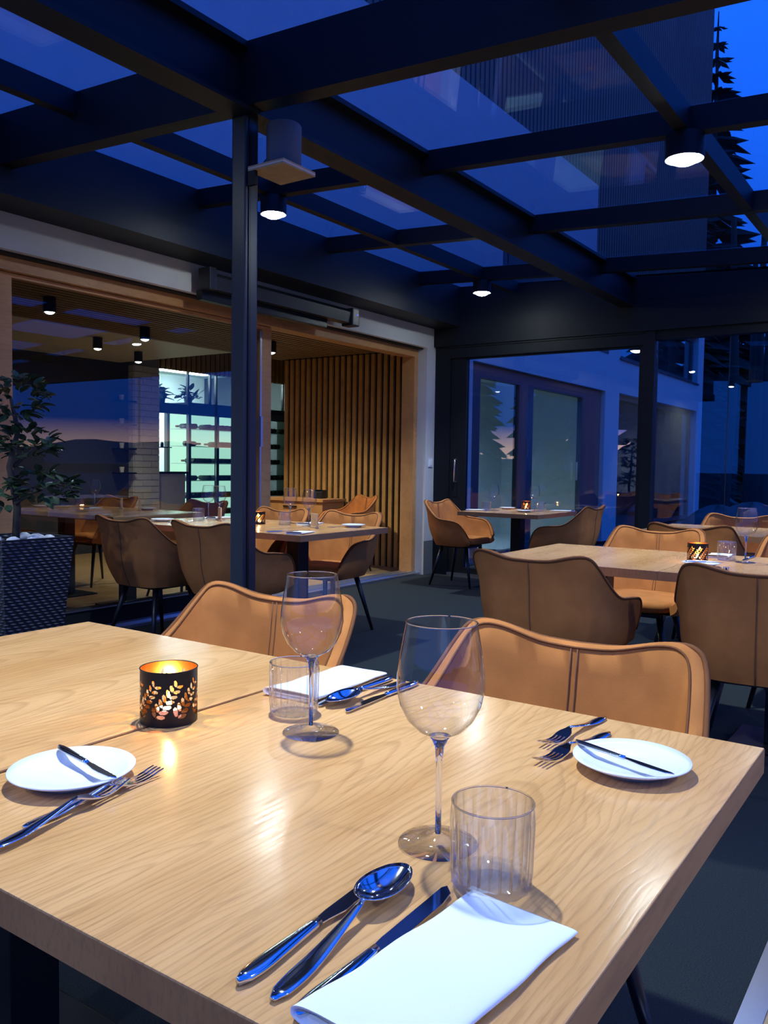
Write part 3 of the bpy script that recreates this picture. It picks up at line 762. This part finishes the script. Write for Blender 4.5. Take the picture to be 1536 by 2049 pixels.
def spoon_proto():
    t = thing('table_spoon', 'x', 'spoon')
    MB().loft(handle_rings(0, .142, .0045, .0098, .0030, .0018, lambda s: .003 + .013 * max(0, (s - .35) / .65) ** 1.4)).obj('handle', 'cutlery', t, smooth=True)
    vs, fs = [], []
    nr, na = 8, 28; cx, a_, b_ = .183, .0435, .0218
    def pt(r, ang, off):
        ex = a_ * r * math.cos(ang); ey = b_ * r * math.sin(ang) * (1.0 + .12 * math.cos(ang) * -1)
        return (cx + ex, ey, .0158 - .0115 * (1 - r * r) + off - .002 * math.cos(ang) * r * r)
    rings = [[pt(max(r, .02), 2 * PI * j / na, .0) for j in range(na)] for r in [i / nr for i in range(nr + 1)]]
    rings2 = [[pt(max(r, .02), 2 * PI * j / na, -.0013) for j in range(na)] for r in [i / nr for i in range(nr, -1, -1)]]
    MB().loft(rings + rings2).obj('bowl', 'cutlery', t, smooth=True)
    return t
def fork_proto():
    t = thing('table_fork', 'x', 'fork')
    MB().loft(handle_rings(0, .130, .0045, .0098, .0030, .0018, lambda s: .003 + .012 * max(0, (s - .35) / .65) ** 1.3)).obj('handle', 'cutlery', t, smooth=True)
    mb = MB()
    def zt(x):
        s = (x - .128) / .092
        return .0145 - .0125 * math.sin(PI * min(s * 1.15, 1) * .62) + .016 * max(0, s - .45) ** 1.2
    xs = [.128, .136, .144, .152, .160]; ws = [.0032, .0060, .0108, .0126, .0128]
    rings = [[(x, -w_, zt(x) + .0010), (x, w_, zt(x) + .0010), (x, w_, zt(x) - .0010), (x, -w_, zt(x) - .0010)] for x, w_ in zip(xs, ws)]
    MB().loft(rings).obj('head', 'cutlery', t)
    for i in range(4):
        y = -.0102 + .0068 * i
        rings = []
        for k in range(7):
            x = .159 + .059 * k / 6; w_ = .0023 * (1 - .45 * k / 6)
            rings.append([(x, y - w_, zt(x) + .0009), (x, y + w_, zt(x) + .0009), (x, y + w_, zt(x) - .0009), (x, y - w_, zt(x) - .0009)])
        MB().loft(rings).obj('tine', 'cutlery', t)
    return t
def napkin_proto(lx, ly, h=.020, name='folded_napkin'):
    """folded cloth: layers that bulge round the folds"""
    t = thing(name, 'x', 'napkin')
    def ring(x, hw, hh, cz, bow):
        out = []
        for j in range(40):
            a_ = 2 * PI * j / 40; ca, sa = math.cos(a_), math.sin(a_); e_ = 2 / 5.0
            y = hw * abs(ca) ** e_ * (1 if ca >= 0 else -1) if abs(ca) > 1e-6 else 0
            z = hh * abs(sa) ** .8 * (1 if sa >= 0 else -1)
            out.append((x + bow * (y / hw) ** 2, y, cz + z * (1 - .22 * (1 - min(1, abs(y / hw)) ** 3)) if sa > 0 else cz + z))
        return out
    xs = [-lx / 2 + lx * i / 18 for i in range(19)]
    hs = [h / 2 * (1.0 - .58 * (i / 18) ** .5 + .05 * math.sin(i * .9)) for i in range(19)]
    outer = [ring(x, ly / 2 + .001 * math.sin(i * .8), hh, hh + .0004, -.004 if i < 9 else .003) for i, (x, hh) in enumerate(zip(xs, hs))]
    inner = [ring(x + (.001 if i == 0 else 0), ly / 2 - .0028, max(hh - .0026, .0015), hh + .0004, -.004) for i, (x, hh) in enumerate(zip(xs[:6], hs[:6]))]
    MB().loft(inner[::-1] + outer, True, True).obj('outer_fold', 'linen', t, smooth=True, angle=1.3)
    MB().loft([[(xs[0] + .004 * (1 - k), ly * .42 * s_, h * .42 + dz) for s_, dz in ((-1, -.001), (.9, -.001), (.9, .001), (-1, .001))] for k in (0, 1)] ).obj('inner_fold', 'linen', t)
    return t
def block_proto():
    t = thing('wooden_block', 'x', 'menu block')
    MB().box((-.012, -.045, .0), (.012, .045, .012)).obj('foot_strip', 'veneer', t)
    MB().box((-.004, -.055, .012), (.004, .055, .095)).obj('card_panel', 'veneer', t, bevel=0.001)
    return t
WG, TU, PL, CA, KN, BK, SP, FK = wine_proto(), tumbler_proto(), plate_proto(), candle_proto(), knife_proto(), knife_proto(.158, .083, 'butter_knife'), spoon_proto(), fork_proto()
FK.scale = (.92, .92, .92)
NP, NQ, BL = napkin_proto(.235, .109, .017), napkin_proto(.20, .10, .018, 'small_napkin'), block_proto()
T = .7502
gW, gT, gP, gC, gN = 'stemmed wine glasses', 'fluted water tumblers', 'white side plates', 'pierced candle holders', 'folded white napkins'
gK, gS, gF, gB = 'steel knives', 'steel spoons', 'steel forks', 'wooden menu blocks'
def lay(proto, p, q, label, group, z=T, dz=0.0):
    """cutlery from handle end p to tip q"""
    a = math.atan2(q[1] - p[1], q[0] - p[0])
    return place(proto, (p[0], p[1], z), a, label, group, rx=(0, -dz, 0) if False else None)
# foreground table
place(WG, (.771, .452, T), 0.3, 'large wine glass beside the water tumbler, nearest the camera', gW)
place(WG, (.981, .803, T), 0.9, 'wine glass in front of the tumbler at the middle of the foreground table', gW)
place(TU, (.722, .362, T), 0.1, 'fluted water tumbler behind the corner of the large white napkin', gT)
place(TU, (1.045, .892, T), 0.4, 'fluted tumbler half hidden behind the stem of the wine glass near the table seam', gT)
place(CA, (.896, 1.025, T), 0.35, 'black pierced metal candle holder with fern cutouts on the foreground table seam', gC)
place(PL, (.650, .926, T), 0, 'white side plate with a butter knife at the left of the foreground table', gP)
place(PL, (1.122, .355, T), 0, 'white side plate with a butter knife at the right corner of the foreground table', gP)
lay(KN, (.463, .450), (.701, .459), 'table knife lying left of the spoon by the large napkin', gK)
lay(SP, (.464, .415), (.718, .444), 'shiny table spoon between two knives by the large napkin', gS)
lay(KN, (.458, .387), (.690, .389), 'table knife partly covered by the large napkin', gK)
place(NP, (.572, .325, T), -.085, 'large folded white napkin at the near corner of the foreground table', gN)
place(NP, (1.215, .955, T + .001), .05, 'folded white napkin beside the seam at the far edge of the foreground table', gN)
lay(KN, (1.322, .826), (1.09, .822), 'table knife on the far edge of the foreground table, nearest the camera of its setting', gK)
lay(SP, (1.322, .853), (1.10, .862), 'table spoon with its bowl towards the camera by the far napkin', gS)
lay(KN, (1.322, .884), (1.09, .880), 'table knife against the far napkin', gK)
lay(FK, (.528, .842), (.727, .853), 'fork with tines pointing away, crossing beneath at the left plate', gF)
o = lay(FK, (.474, .812), (.685, .853), 'fork lying across the other at the front of the left plate', gF, z=T + .004)
lay(FK, (1.328, .466), (1.138, .486), 'upper fork with tines towards the camera left of the right plate', gF)
lay(FK, (1.254, .432), (1.064, .461), 'lower fork touching the rim of the right plate', gF)
place(BK, (.679, .996, T + .0172), math.atan2(-.136, -.026), 'butter knife lying across the left side plate', 'butter knives')
place(BK, (1.1285, .4365, T + .0172), math.atan2(-.147, -.050), 'butter knife lying across the right side plate', 'butter knives')
# right-hand pair
place(CA, (3.86, .955, T), 1.3, 'glowing candle holder on the right-hand table', gC)
place(TU, (4.03, .870, T), 0, 'water tumbler on the right-hand table beside its candle', gT)
place(WG, (3.985, .780, T), 0, 'wine glass on the right-hand table at the right edge', gW)
place(PL, (3.70, .900, T), 0, 'side plate below the candle on the right-hand table', gP)
place(BK, (3.66, .955, T + .0172), -1.25, 'butter knife across the plate on the right-hand table', 'butter knives')
lay(FK, (3.47, .745), (3.66, .79), 'fork right of the plate on the right-hand table', gF)
place(NQ, (4.185, .935, T), .1, 'napkin behind the tumbler on the right-hand table', gN)
lay(KN, (4.27, .80), (4.05, .80), 'knife at the far side of the right-hand table', gK)
# table by the glass door
place(WG, (7.10, 3.62, T), 0, 'left wine glass on the small table by the glass door', gW)
place(WG, (7.26, 3.28, T), 0, 'right wine glass on the small table by the glass door', gW)
place(TU, (6.99, 3.64, T), 0, 'left tumbler on the small table by the glass door', gT)
place(TU, (7.39, 3.27, T), 0, 'right tumbler on the small table by the glass door', gT)
place(CA, (7.42, 3.44, T), 0, 'candle holder in the middle of the small table by the glass door', gC)
place(NQ, (7.00, 3.74, T), 1.57, 'napkin at the left end of the small table by the glass door', gN)
place(NQ, (7.50, 3.10, T), 1.57, 'napkin at the right end of the small table by the glass door', gN)
place(PL, (7.08, 3.30, T), 0, 'front side plate on the small table by the glass door', gP)
place(PL, (7.45, 3.65, T), 0, 'back side plate on the small table by the glass door', gP)
# table right of the post
place(WG, (4.395, 3.80, T), 0, 'wine glass behind the tumbler right of the steel post', gW)
place(WG, (4.285, 3.54, T), 0, 'wine glass behind the wooden block right of the steel post', gW)
place(TU, (4.265, 3.735, T), 0, 'tumbler on the table right of the steel post', gT)
place(BL, (4.175, 3.405, T), -.5, 'small wooden block standing on the table right of the steel post', gB)
place(NQ, (3.815, 3.215, T), .3, 'napkin at the near corner of the table right of the steel post', gN)
place(NQ, (4.455, 3.67, T), .2, 'napkin behind the tumbler right of the steel post', gN)
place(PL, (4.455, 3.30, T), 0, 'side plate at the right end of the table right of the steel post', gP)
lay(FK, (4.30, 3.40), (4.42, 3.22), 'fork beside the plate right of the steel post', gF, z=T)
place(CA, (4.20, 3.91, T), .7, 'candle holder peeking out just right of the steel post', gC)
lay(KN, (3.72, 3.40), (3.93, 3.33), 'knife by the napkin right of the steel post', gK)
# table against the sliding door
place(WG, (4.36, 4.56, T), 0, 'left wine glass in front of the wine cabinet, left of the steel post', gW)
place(WG, (4.31, 4.395, T), 0, 'right wine glass in front of the wine cabinet, left of the steel post', gW)
place(TU, (4.165, 4.455, T), 0, 'tumbler on the table left of the steel post', gT)
place(BL, (4.235, 4.315, T), -.6, 'small wooden block on the table left of the steel post', gB)
place(NQ, (4.45, 4.52, T), 0, 'napkin on the table left of the steel post', gN)
place(PL, (3.92, 4.55, T), 0, 'side plate at the glass on the table left of the steel post', gP)
lay(FK, (3.84, 4.42), (4.03, 4.38), 'fork on the table left of the steel post', gF)
# restaurant tables
place(WG, (4.74, 6.40, T), 0, 'wine glass on the restaurant table behind the glass', gW)
place(TU, (4.60, 6.42, T), 0, 'tumbler on the restaurant table behind the glass', gT)
place(PL, (4.35, 6.62, T), 0, 'plate at the left on the restaurant table behind the glass', gP)
place(BL, (4.70, 5.98, T), -.8, 'pale wooden block on the restaurant table behind the glass', gB)
place(BL, (4.60, 5.62, T), -.8, 'wooden block in front of the white pillar on the restaurant table', gB)
place(PL, (4.76, 5.72, T), 0, 'plate at the right on the restaurant table behind the glass', gP)
place(NQ, (4.55, 6.2, T), .4, 'napkin on the restaurant table behind the glass', gN)

# ================================================================== FITTINGS
s = thing('shelf_board', 'small plywood shelf board fixed to the steel post', 'shelf', (2.795, 2.48, 2.41))
MB().box((-.105, -.10, 0), (.105, .10, .007)).obj('lower_ply', 'ply_face', s)
MB().box((-.105, -.10, .0072), (.105, .10, .013)).obj('core_ply', 'ply_edge', s)
MB().box((-.105, -.10, .0132), (.105, .10, .020)).obj('upper_ply', 'ply_face', s)
MB().box((-.105, .06, -.06), (-.10 + .012, .10, 0)).obj('bracket', 'steel_dark', s)
k = thing('loudspeaker', 'grey fabric covered round loudspeaker on the plywood shelf', 'speaker', (2.815, 2.487, 2.4302))
MB().lathe([(.074, .0), (.076, .006), (.076, .186), (.070, .194), (.001, .196)], 40).obj('fabric_body', 'grey_fabric', k, smooth=True, angle=0.8)
MB().lathe([(.0772, .0), (.0772, .012), (.075, .012)], 40, caps=False).obj('base_ring', 'plastic_black', k, smooth=True)
MB().tube([(-.048, .052, .05), (-.044, .090, .03), (-.044, .093, .006)], .003, 6).obj('cable', 'plastic_black', k, smooth=True)

ht = thing('patio_heater', 'long black infrared heater mounted on the white wall band', 'heater', (0, 4.60, 0))
MB().prism([(-.10, 2.41), (-.11, 2.50), (-.08, 2.53), (.0, 2.53), (.0, 2.41)], 4.36, 5.99).obj('body', 'plastic_black', ht)
hb = ht.children[0]
hb.data.transform(Matrix(((0, 0, 1, 0), (1, 0, 0, 0), (0, 1, 0, 0), (0, 0, 0, 1))))
MB().box((5.99, -.125, 2.385), (6.09, .0, 2.54)).obj('end_cap', 'plastic_black', ht, bevel=0.012)
MB().box((4.29, -.12, 2.40), (4.36, .0, 2.56)).obj('end_cap', 'plastic_black', ht, bevel=0.012)
MB().lathe([(.0075, -.001), (.0075, .001)], 12).obj('indicator_light', 'blue_led', ht, loc=(6.06, -.1265, 2.485))
ht.children[-1].rotation_euler = (R(90), 0, 0)
MB().box((4.42, .0, 2.43), (4.50, .09, 2.50)).obj('bracket', 'steel_dark', ht)
MB().box((5.85, .0, 2.43), (5.93, .09, 2.50)).obj('bracket', 'steel_dark', ht)
MB().box((4.30, -.03, 2.335), (5.75, .03, 2.41)).obj('reflector_rail', 'black_metal', ht, bevel=0.005)

sw = thing('light_switch', 'white light switch on the wall column beside the glass door', 'switch', (7.686, WY, 1.194))
MB().box((-.04, -.010, -.045), (.04, .0, .045)).obj('switch_plate', 'plastic_white', sw, bevel=0.003)
MB().box((-.028, -.014, -.030), (.028, -.010, .030)).obj('rocker', 'plastic_white', sw, bevel=0.002)

# sideboard against the slatted wall
sb = thing('sideboard', 'narrow oak sideboard in front of the slatted wall', 'sideboard', (7.66, 6.45, 0))
MB().box((-.22, -.50, .73), (.22, .50, .76)).obj('top', 'oak_frame', sb)
MB().box((-.20, -.48, .58), (.20, .48, .73)).obj('drawer_case', 'oak_frame', sb)
MB().box((-.215, -.10, .66), (-.20, .10, .675)).obj('drawer_pull', 'black_metal', sb)
for a in (-.19, .15):
    for b in (-.47, .43): MB().box((a, b, 0), (a + .04, b + .04, .58)).obj('leg', 'oak_frame', sb)
bx = thing('card_terminal', 'small black box standing on the sideboard', 'box', (7.70, 6.20, .7602))
MB().prism([(-.05, 0), (.05, 0), (.05, .10), (-.02, .10), (-.05, .07)], -.06, .06).obj('case', 'plastic_black', bx, bevel=0.004)
bx.children[0].rotation_euler = (R(90), 0, 0)
MB().box((-.045, -.05, .0), (.0, .05, .002)).obj('front_label', 'frame_grey', bx, loc=(0, 0, .101))

# wine cabinet: three glass doored bays
wc = thing('wine_cabinet', 'tall black wine cabinet with backlit glass doors', 'wine cabinet', (0, 0, 0))
X0, X1, ZT = 8.18, 10.28, 1.94
MB().box((X0, 9.40, 0.0), (X1, 9.46, ZT)).obj('back_panel', 'plastic_black', wc)
MB().box((X0, 8.96, ZT), (X1, 9.46, ZT + .06)).obj('top_panel', 'plastic_black', wc)
MB().box((X0, 8.96, 0.0), (X1, 9.40, .12)).obj('plinth', 'plastic_black', wc)
bays = [(8.18, 8.72), (8.72, 9.24), (9.24, 9.76), (9.76, 10.28)]
for a, b in bays + [(10.24, 10.30)]: MB().box((a, 8.95, .12), (a + .045, 9.0, ZT)).obj('upright', 'plastic_black', wc)
shelves = [.16 + .245 * i for i in range(7)]
for a, b in bays:
    MB().box((a + .005, 9.33, .14), (b - .005, 9.345, ZT - .02)).obj('light_panel', 'led_panel', wc)
    MB().box((a + .047, 8.955, .13), (b - .002, 8.961, ZT - .01)).obj('glass_door', 'pane_glass', wc)
    for z in shelves: MB().box((a + .003, 9.02, z), (b - .003, 9.325, z + .008)).obj('shelf', 'aluminium', wc)
    MB().box((b - .03, 8.93, .9), (b - .015, 8.95, 1.2)).obj('door_pull', 'aluminium', wc)
bt = thing('wine_bottle', 'dark wine bottle lying on a shelf of the backlit cabinet', 'bottle', group='bottles in the wine cabinet')
MB().lathe([(.034, .0), (.037, .004), (.037, .19), (.033, .205), (.016, .232), (.0145, .30), (.015, .305)], 14).obj('glass_body', 'bottle_dark', bt, smooth=True)
MB().lathe([(.0156, .245), (.0158, .308), (.002, .309)], 12).obj('foil_cap', 'bottle_foil', bt, smooth=True)
rb = random.Random(3)
ORD = ('first', 'second', 'third', 'fourth', 'fifth', 'sixth', 'seventh')
for bi, (a, b) in enumerate(bays):
    for si, z in enumerate(shelves):
        xx = a + .10; nb_ = 0
        while xx < b - .05:
            side = rb.random() < .16 and xx < b - .37
            if rb.random() < .9:
                o = place(bt, (xx, 9.012, z + .0085 + .037), 0, '%s bottle from the left on the %s shelf from the bottom, %s wine cabinet bay' % (ORD[nb_], ORD[si], ORD[bi]), 'bottles in the wine cabinet'); nb_ += 1
                o.rotation_euler = (R(-90), 0, rb.uniform(-.06, .06))
                if side: o.location = (xx + .005, 9.16, z + .0455); o.rotation_euler = (R(-90), 0, R(-90)); xx += .31
            xx += .092
# plants on the cabinet
def leaf_mesh(name, l, w_, mat):
    mb = MB()
    pr = [(0, .002), (.25, .42), (.55, .5), (.8, .33), (1.0, .02)]
    vs = []
    for s, ww in pr:
        z = -.18 * l * s * s
        vs += [(l * s, -w_ * ww, z + .12 * w_), (l * s, 0, z), (l * s, w_ * ww, z + .12 * w_)]
    fs = []
    for i in range(len(pr) - 1):
        for j in range(2): fs.append((i * 3 + j, i * 3 + j + 1, i * 3 + 4 + j, i * 3 + 3 + j))
    mb.add(vs, fs)
    return mb.mesh(name, mat, smooth=True)
lm = leaf_mesh('leaf', .16, .07, 'leaf_green')
rl = random.Random(5)
for i, (x, lb) in enumerate(((7.95, 'trailing green plant above the kitchen hatch'), (8.45, 'leafy plant on top of the wine cabinet'), (9.9, 'dark leafy plant on the far end of the wine cabinet'))):
    p = thing('potted_plant', lb, 'plant', (x, 9.26, 2.001 if i else 1.971), group='plants above the wine cabinet')
    MB().lathe([(.05, 0), (.065, .10), (.06, .10), (.055, .07), (.002, .07)], 16).obj('pot', 'plastic_black', p, smooth=True, angle=.7)
    for k_ in range(34):
        l = link('leaf', lm, p, (rl.uniform(-.13, .13), rl.uniform(-.08, .05), rl.uniform(.07, .20)))
        l.rotation_euler = (rl.uniform(-.5, .5), rl.uniform(-.9, .3), rl.uniform(0, 6.28))
# kitchen hatch shelf with a few things
ks = thing('hatch_shelf', 'thin metal shelf hanging in the bright kitchen hatch', 'shelf', (7.86, 9.25, 1.36))
MB().box((-.24, -.07, 0), (.22, .07, .012)).obj('board', 'black_metal', ks)
for x in (-.22, .20): MB().box((x, -.005, .012), (x + .012, .005, .535)).obj('hanger', 'black_metal', ks)
for i in range(4):
    c = thing('kitchen_jar', '%s small dark jar from the left on the kitchen hatch shelf' % ORD[i], 'jar', (7.72 + .08 * i, 9.25, 1.3722), group='jars on the hatch shelf')
    MB().lathe([(.022, 0), (.024, .004), (.024, .05), (.018, .056)], 14).obj('jar_body', 'bottle_dark', c, smooth=True, angle=.7)
    MB().lathe([(.020, .0565), (.020, .068), (.002, .069)], 14).obj('lid', 'black_metal', c)
# shelf boards on the pillar's left side
for i, z in enumerate((1.92, 1.62, 1.31, 1.0)):
    p = thing('wall_ledge', 'small dark ledge on the left side of the white pillar, %s' % ('topmost', 'second from the top', 'third from the top', 'lowest')[i], 'shelf', (7.05, 8.95, z), group='ledges on the pillar')
    MB().box((-.13, -.12, 0), (.13, .04, .02)).obj('board', 'black_metal', p)
    j = thing('ledge_cup', 'pale cup on the %s pillar ledge' % ('topmost', 'second', 'third', 'lowest')[i], 'cup', (7.0, 8.90, z + .0201), group='cups on the pillar ledges')
    MB().lathe([(.025, 0), (.034, .07), (.031, .07), (.024, .006), (.001, .006)], 18).obj('cup_body', 'porcelain', j, smooth=True, angle=.8)
tv = thing('wall_screen', 'dark rectangular screen on the pale wall behind the garden door', 'screen', (11.9, 6.6, 1.62))
MB().box((-.36, -.05, -.34), (.36, 0, .34)).obj('casing', 'plastic_black', tv)
MB().box((-.34, -.055, -.31), (.34, -.05, .31)).obj('panel', 'frame_grey', tv)

# ================================================================== PLANTER
pt = thing('planter', 'tall dark woven square planter in front of the sliding door', 'planter', (2.66, 4.28, 0))
s0, s1, s2 = .155, .215, .19
mb = MB(); mb.loft([[(-s0, -s0, 0), (s0, -s0, 0), (s0, s0, 0), (-s0, s0, 0)], [(-s1, -s1, .74), (s1, -s1, .74), (s1, s1, .74), (-s1, s1, .74)], [(-s2, -s2, .74), (s2, -s2, .74), (s2, s2, .74), (-s2, s2, .74)], [(-s2 + .01, -s2 + .01, .66), (s2 - .01, -s2 + .01, .66), (s2 - .01, s2 - .01, .66), (-s2 + .01, s2 - .01, .66)]])
mb.obj('woven_body', 'wicker', pt)
MB().box((-s2 + .01, -s2 + .01, .66), (s2 - .01, s2 - .01, .70)).obj('soil', 'bark', pt)
rp = random.Random(11)
PEB = ((.105, -.02, 'largest pale stone at the right rim of the planter soil'), (.02, -.125, 'pale stone at the front rim of the planter soil'), (.115, -.125, 'pale stone in the front right corner of the planter'), (-.09, -.115, 'pale stone in the front left corner of the planter'), (.11, .10, 'pale stone at the back right of the planter'), (-.115, .02, 'pale stone at the left rim of the planter soil'))
for i, (dx, dy, lb) in enumerate(PEB):
    q = .052 if i == 0 else rp.uniform(.034, .042)
    st = thing('pebble', lb, 'stone', (2.66 + dx, 4.28 + dy, .7235), rp.uniform(0, .3), group='pale stones in the planter')
    MB().lathe([(q * .3, -.022), (q * .8, -.012), (q, .0), (q * .8, .016), (q * .3, .026)], 9).obj('stone_body', 'stone_white', st, smooth=True); st.scale = (1.1, .85, 1)
tr = thing('potted_tree', 'small evergreen tree with cloud shaped leaf clumps in the woven planter', 'plant', (2.64, 4.26, .70))
MB().tube([(0, 0, -.03), (.02, .01, .2), (-.03, .0, .42), (.01, -.02, .62), (-.02, .0, .80)], [.022, .02, .017, .014, .008], 8).obj('trunk', 'bark', tr, smooth=True)
MB().tube([(.0, 0, .22), (.08, -.03, .28), (.15, -.05, .31)], [.012, .010, .006], 7).obj('branch', 'bark', tr, smooth=True)
MB().tube([(-.01, 0, .42), (.05, -.02, .48), (.09, -.03, .52)], [.011, .009, .005], 7).obj('branch', 'bark', tr, smooth=True)
l2 = leaf_mesh('leaf', .072, .044, 'leaf_green')
for (cx, cy, cz, rx, rz_, nn) in ((.13, -.06, .31, .17, .085, 105), (-.08, .04, .28, .17, .08, 40), (.07, -.03, .56, .14, .085, 95), (.0, .0, .80, .16, .11, 120)):
    for i in range(nn):
        a = rp.uniform(0, 6.28); b = rp.uniform(-1, 1); rr = math.sqrt(max(0, 1 - b * b)) * rp.uniform(.75, 1.0)
        l = link('leaf', l2, tr, (cx + rx * rr * math.cos(a), cy + rx * rr * math.sin(a), cz + rz_ * b))
        l.rotation_euler = (rp.uniform(-.6, .6), rp.uniform(-.9, .5), a + rp.uniform(-.7, .7))

# ================================================================== GARDEN
def rock(name, loc, rx, ry, rz_, seed, label, group):
    r_ = random.Random(seed); n, m_ = 18, 9; rings = []
    ph = [r_.uniform(0, 6.28) for _ in range(6)]
    for i in range(m_ + 1):
        t_ = i / m_; z = rz_ * math.sin(t_ * PI / 2 * .999); rad = max(.02, math.cos(t_ * PI / 2))
        rings.append([((rx * rad * (1 + .13 * math.sin(2 * a + ph[0] + 3 * t_) + .09 * math.sin(3 * a + ph[1]) + .05 * math.sin(5 * a + ph[2] + 5 * t_))) * math.cos(a), (ry * rad * (1 + .13 * math.sin(2 * a + ph[3]) + .08 * math.sin(4 * a + ph[4] + 4 * t_))) * math.sin(a), z * (1 + .08 * math.sin(3 * a + ph[5]))) for a in [2 * PI * j / n for j in range(n)]])
    o = MB().loft(rings).obj(name, 'stone', None, loc, smooth=True)
    return tag(o, label, 'rock', group)
rock('boulder', (11.3, 2.15, -.07), 1.3, .7, .78, 1, 'large dark boulder outside, left of the two behind the far glass', 'boulders outside')
rock('boulder', (14.6, 1.2, -.07), 1.4, .8, .80, 2, 'dark boulder outside at the right edge behind the far glass', 'boulders outside')
rock('boulder', (15.0, 3.4, -.07), 1.0, .7, .60, 4, 'smaller dark boulder at the foot of the outdoor facade', 'boulders outside')
def spruce_mesh(seed, H):
    r_ = random.Random(seed); mb = MB()
    nl = 30
    for i in range(nl):
        s_ = i / nl; z = H * (.07 + .93 * s_); rad = H * .17 * (1 - s_) ** .8 + .12
        nb = 11
        for k_ in range(nb):
            a = 6.283 * (k_ + r_.random()) / nb; L = rad * r_.uniform(.65, 1.15); dr = -L * r_.uniform(.25, .5)
            ca, sa = math.cos(a), math.sin(a); w_ = L * .20
            mid = (ca * L * .55, sa * L * .55, z + dr * .35); tip = (ca * L, sa * L, z + dr)
            l_ = (mid[0] - sa * w_, mid[1] + ca * w_, mid[2] - w_ * .7); rr = (mid[0] + sa * w_, mid[1] - ca * w_, mid[2] - w_ * .7)
            mb.add([(0, 0, z), l_, tip, rr, mid, (mid[0], mid[1], mid[2] - .5 * L * .5)], [(0, 1, 4), (0, 4, 3), (1, 2, 4), (4, 2, 3), (4, 5, 2), (0, 5, 4)])
    mb.add([(.02, 0, H), (-.01, .017, H), (-.01, -.017, H), (0.08, 0, H * .9), (-.04, .07, H * .9), (-.04, -.07, H * .9)], [(0, 1, 4, 3), (1, 2, 5, 4), (2, 0, 3, 5)])
    return mb
sm_ = []
for q, H in enumerate((17.0, 14.0, 19.0)):
    pr = thing('spruce_tree', 'x', 'tree')
    MB().tube([(0, 0, -.3), (.05, 0, H * .5), (0, 0, H * .97)], [.26, .17, .03], 8).obj('trunk', 'bark', pr, smooth=True)
    f = spruce_mesh(20 + q, H).obj('branches', 'leaf_spruce', pr); f['kind'] = 'stuff'
    sm_.append(pr)
rt = random.Random(9)
spots = [(31.0, 7.6, 0)]
tries = 0
while len(spots) < 24 and tries < 4000:
    tries += 1
    x = rt.uniform(21.5, 50); y = x * math.tan(R(rt.uniform(5.5, 15.5)))
    if all((x - p[0]) ** 2 + (y - p[1]) ** 2 > (5.2 if k == 0 else 3.3) ** 2 for k, p in enumerate(spots)): spots.append((x, y, rt.randrange(3)))
NF = len(spots)
spots += [(34.0, -4.0, 1), (38.0, -7.5, 0), (33.0, -9.5, 1), (41.0, -12.5, 2), (36.0, -14.5, 1), (44.0, -18.0, 0), (40.0, -2.0, 2), (47.0, -23.0, 1)]
names_ = ['spruce rising highest into the upper right sky', 'spruce trunk nearest the end of the facade']
for i, (x, y, q) in enumerate(spots):
    place(sm_[q], (x, y, -.06), rt.uniform(0, 6), names_[0] + ' beyond the glass' if i == 0 else 'dark spruce in the forest beyond the far glass wall' if y > 0 else 'spruce in the garden right of the picture', 'spruces beyond the far glass wall').scale = (.48, .48, .58) if 0 < i < NF else (1, 1, 1) if i == 0 else (.6, .6, .8)
rb2 = random.Random(4)
bt_ = []
for _k in range(3000):
    if len(bt_) == 12: break
    x = 20.5 + rb2.uniform(0, 12); y = x * math.tan(R(rb2.uniform(8.8, 13.2)))
    if any((x - p[0]) ** 2 + (y - p[1]) ** 2 < .5 for p in bt_): continue
    if any((x - p[0]) ** 2 + (y - p[1]) ** 2 < (16 if k == 0 else 4.0) for k, p in enumerate(spots)): continue
    bt_.append((x, y))
    o = MB().tube([(0, 0, 0), (rb2.uniform(-.15, .15), rb2.uniform(-.15, .15), 3.5), (0, 0, 7)], [.13, .10, .06], 7).obj('bare_trunk', 'bark', None, (x, y, -.06), smooth=True)
    tag(o, 'slim bare tree trunk in the forest beyond the far glass wall', 'tree', 'bare trunks beyond the far glass wall')
# ridge on the horizon
mb = MB(); rings = []
for i in range(121):
    a = R(-120 + 150 * i / 120)
    hgt = 3.0 + 1.6 * math.sin(i * .11 + 1.0) + .7 * math.sin(i * .37) + .35 * math.sin(i * 1.3)
    for_ = []
    for rr, z in ((120, -.3), (135, hgt * .75), (150, hgt), (175, hgt * .6), (190, -.3)):
        for_.append((rr * math.cos(a), rr * math.sin(a), z))
    rings.append(for_)
mb.loft(rings)
struct('hills', mb, 'hill', 'low black wooded ridge on the dusk horizon', 'hill')
struct('ground_far', MB().box((-400, -400, -.5), (400, 400, -.3)), 'hill', 'dark far ground around the house', 'ground')

# drop unused proto names
for o in list(bpy.data.objects):
    if o.get('label') == 'x': print('UNPLACED', o.name)
bpy.context.view_layer.update()
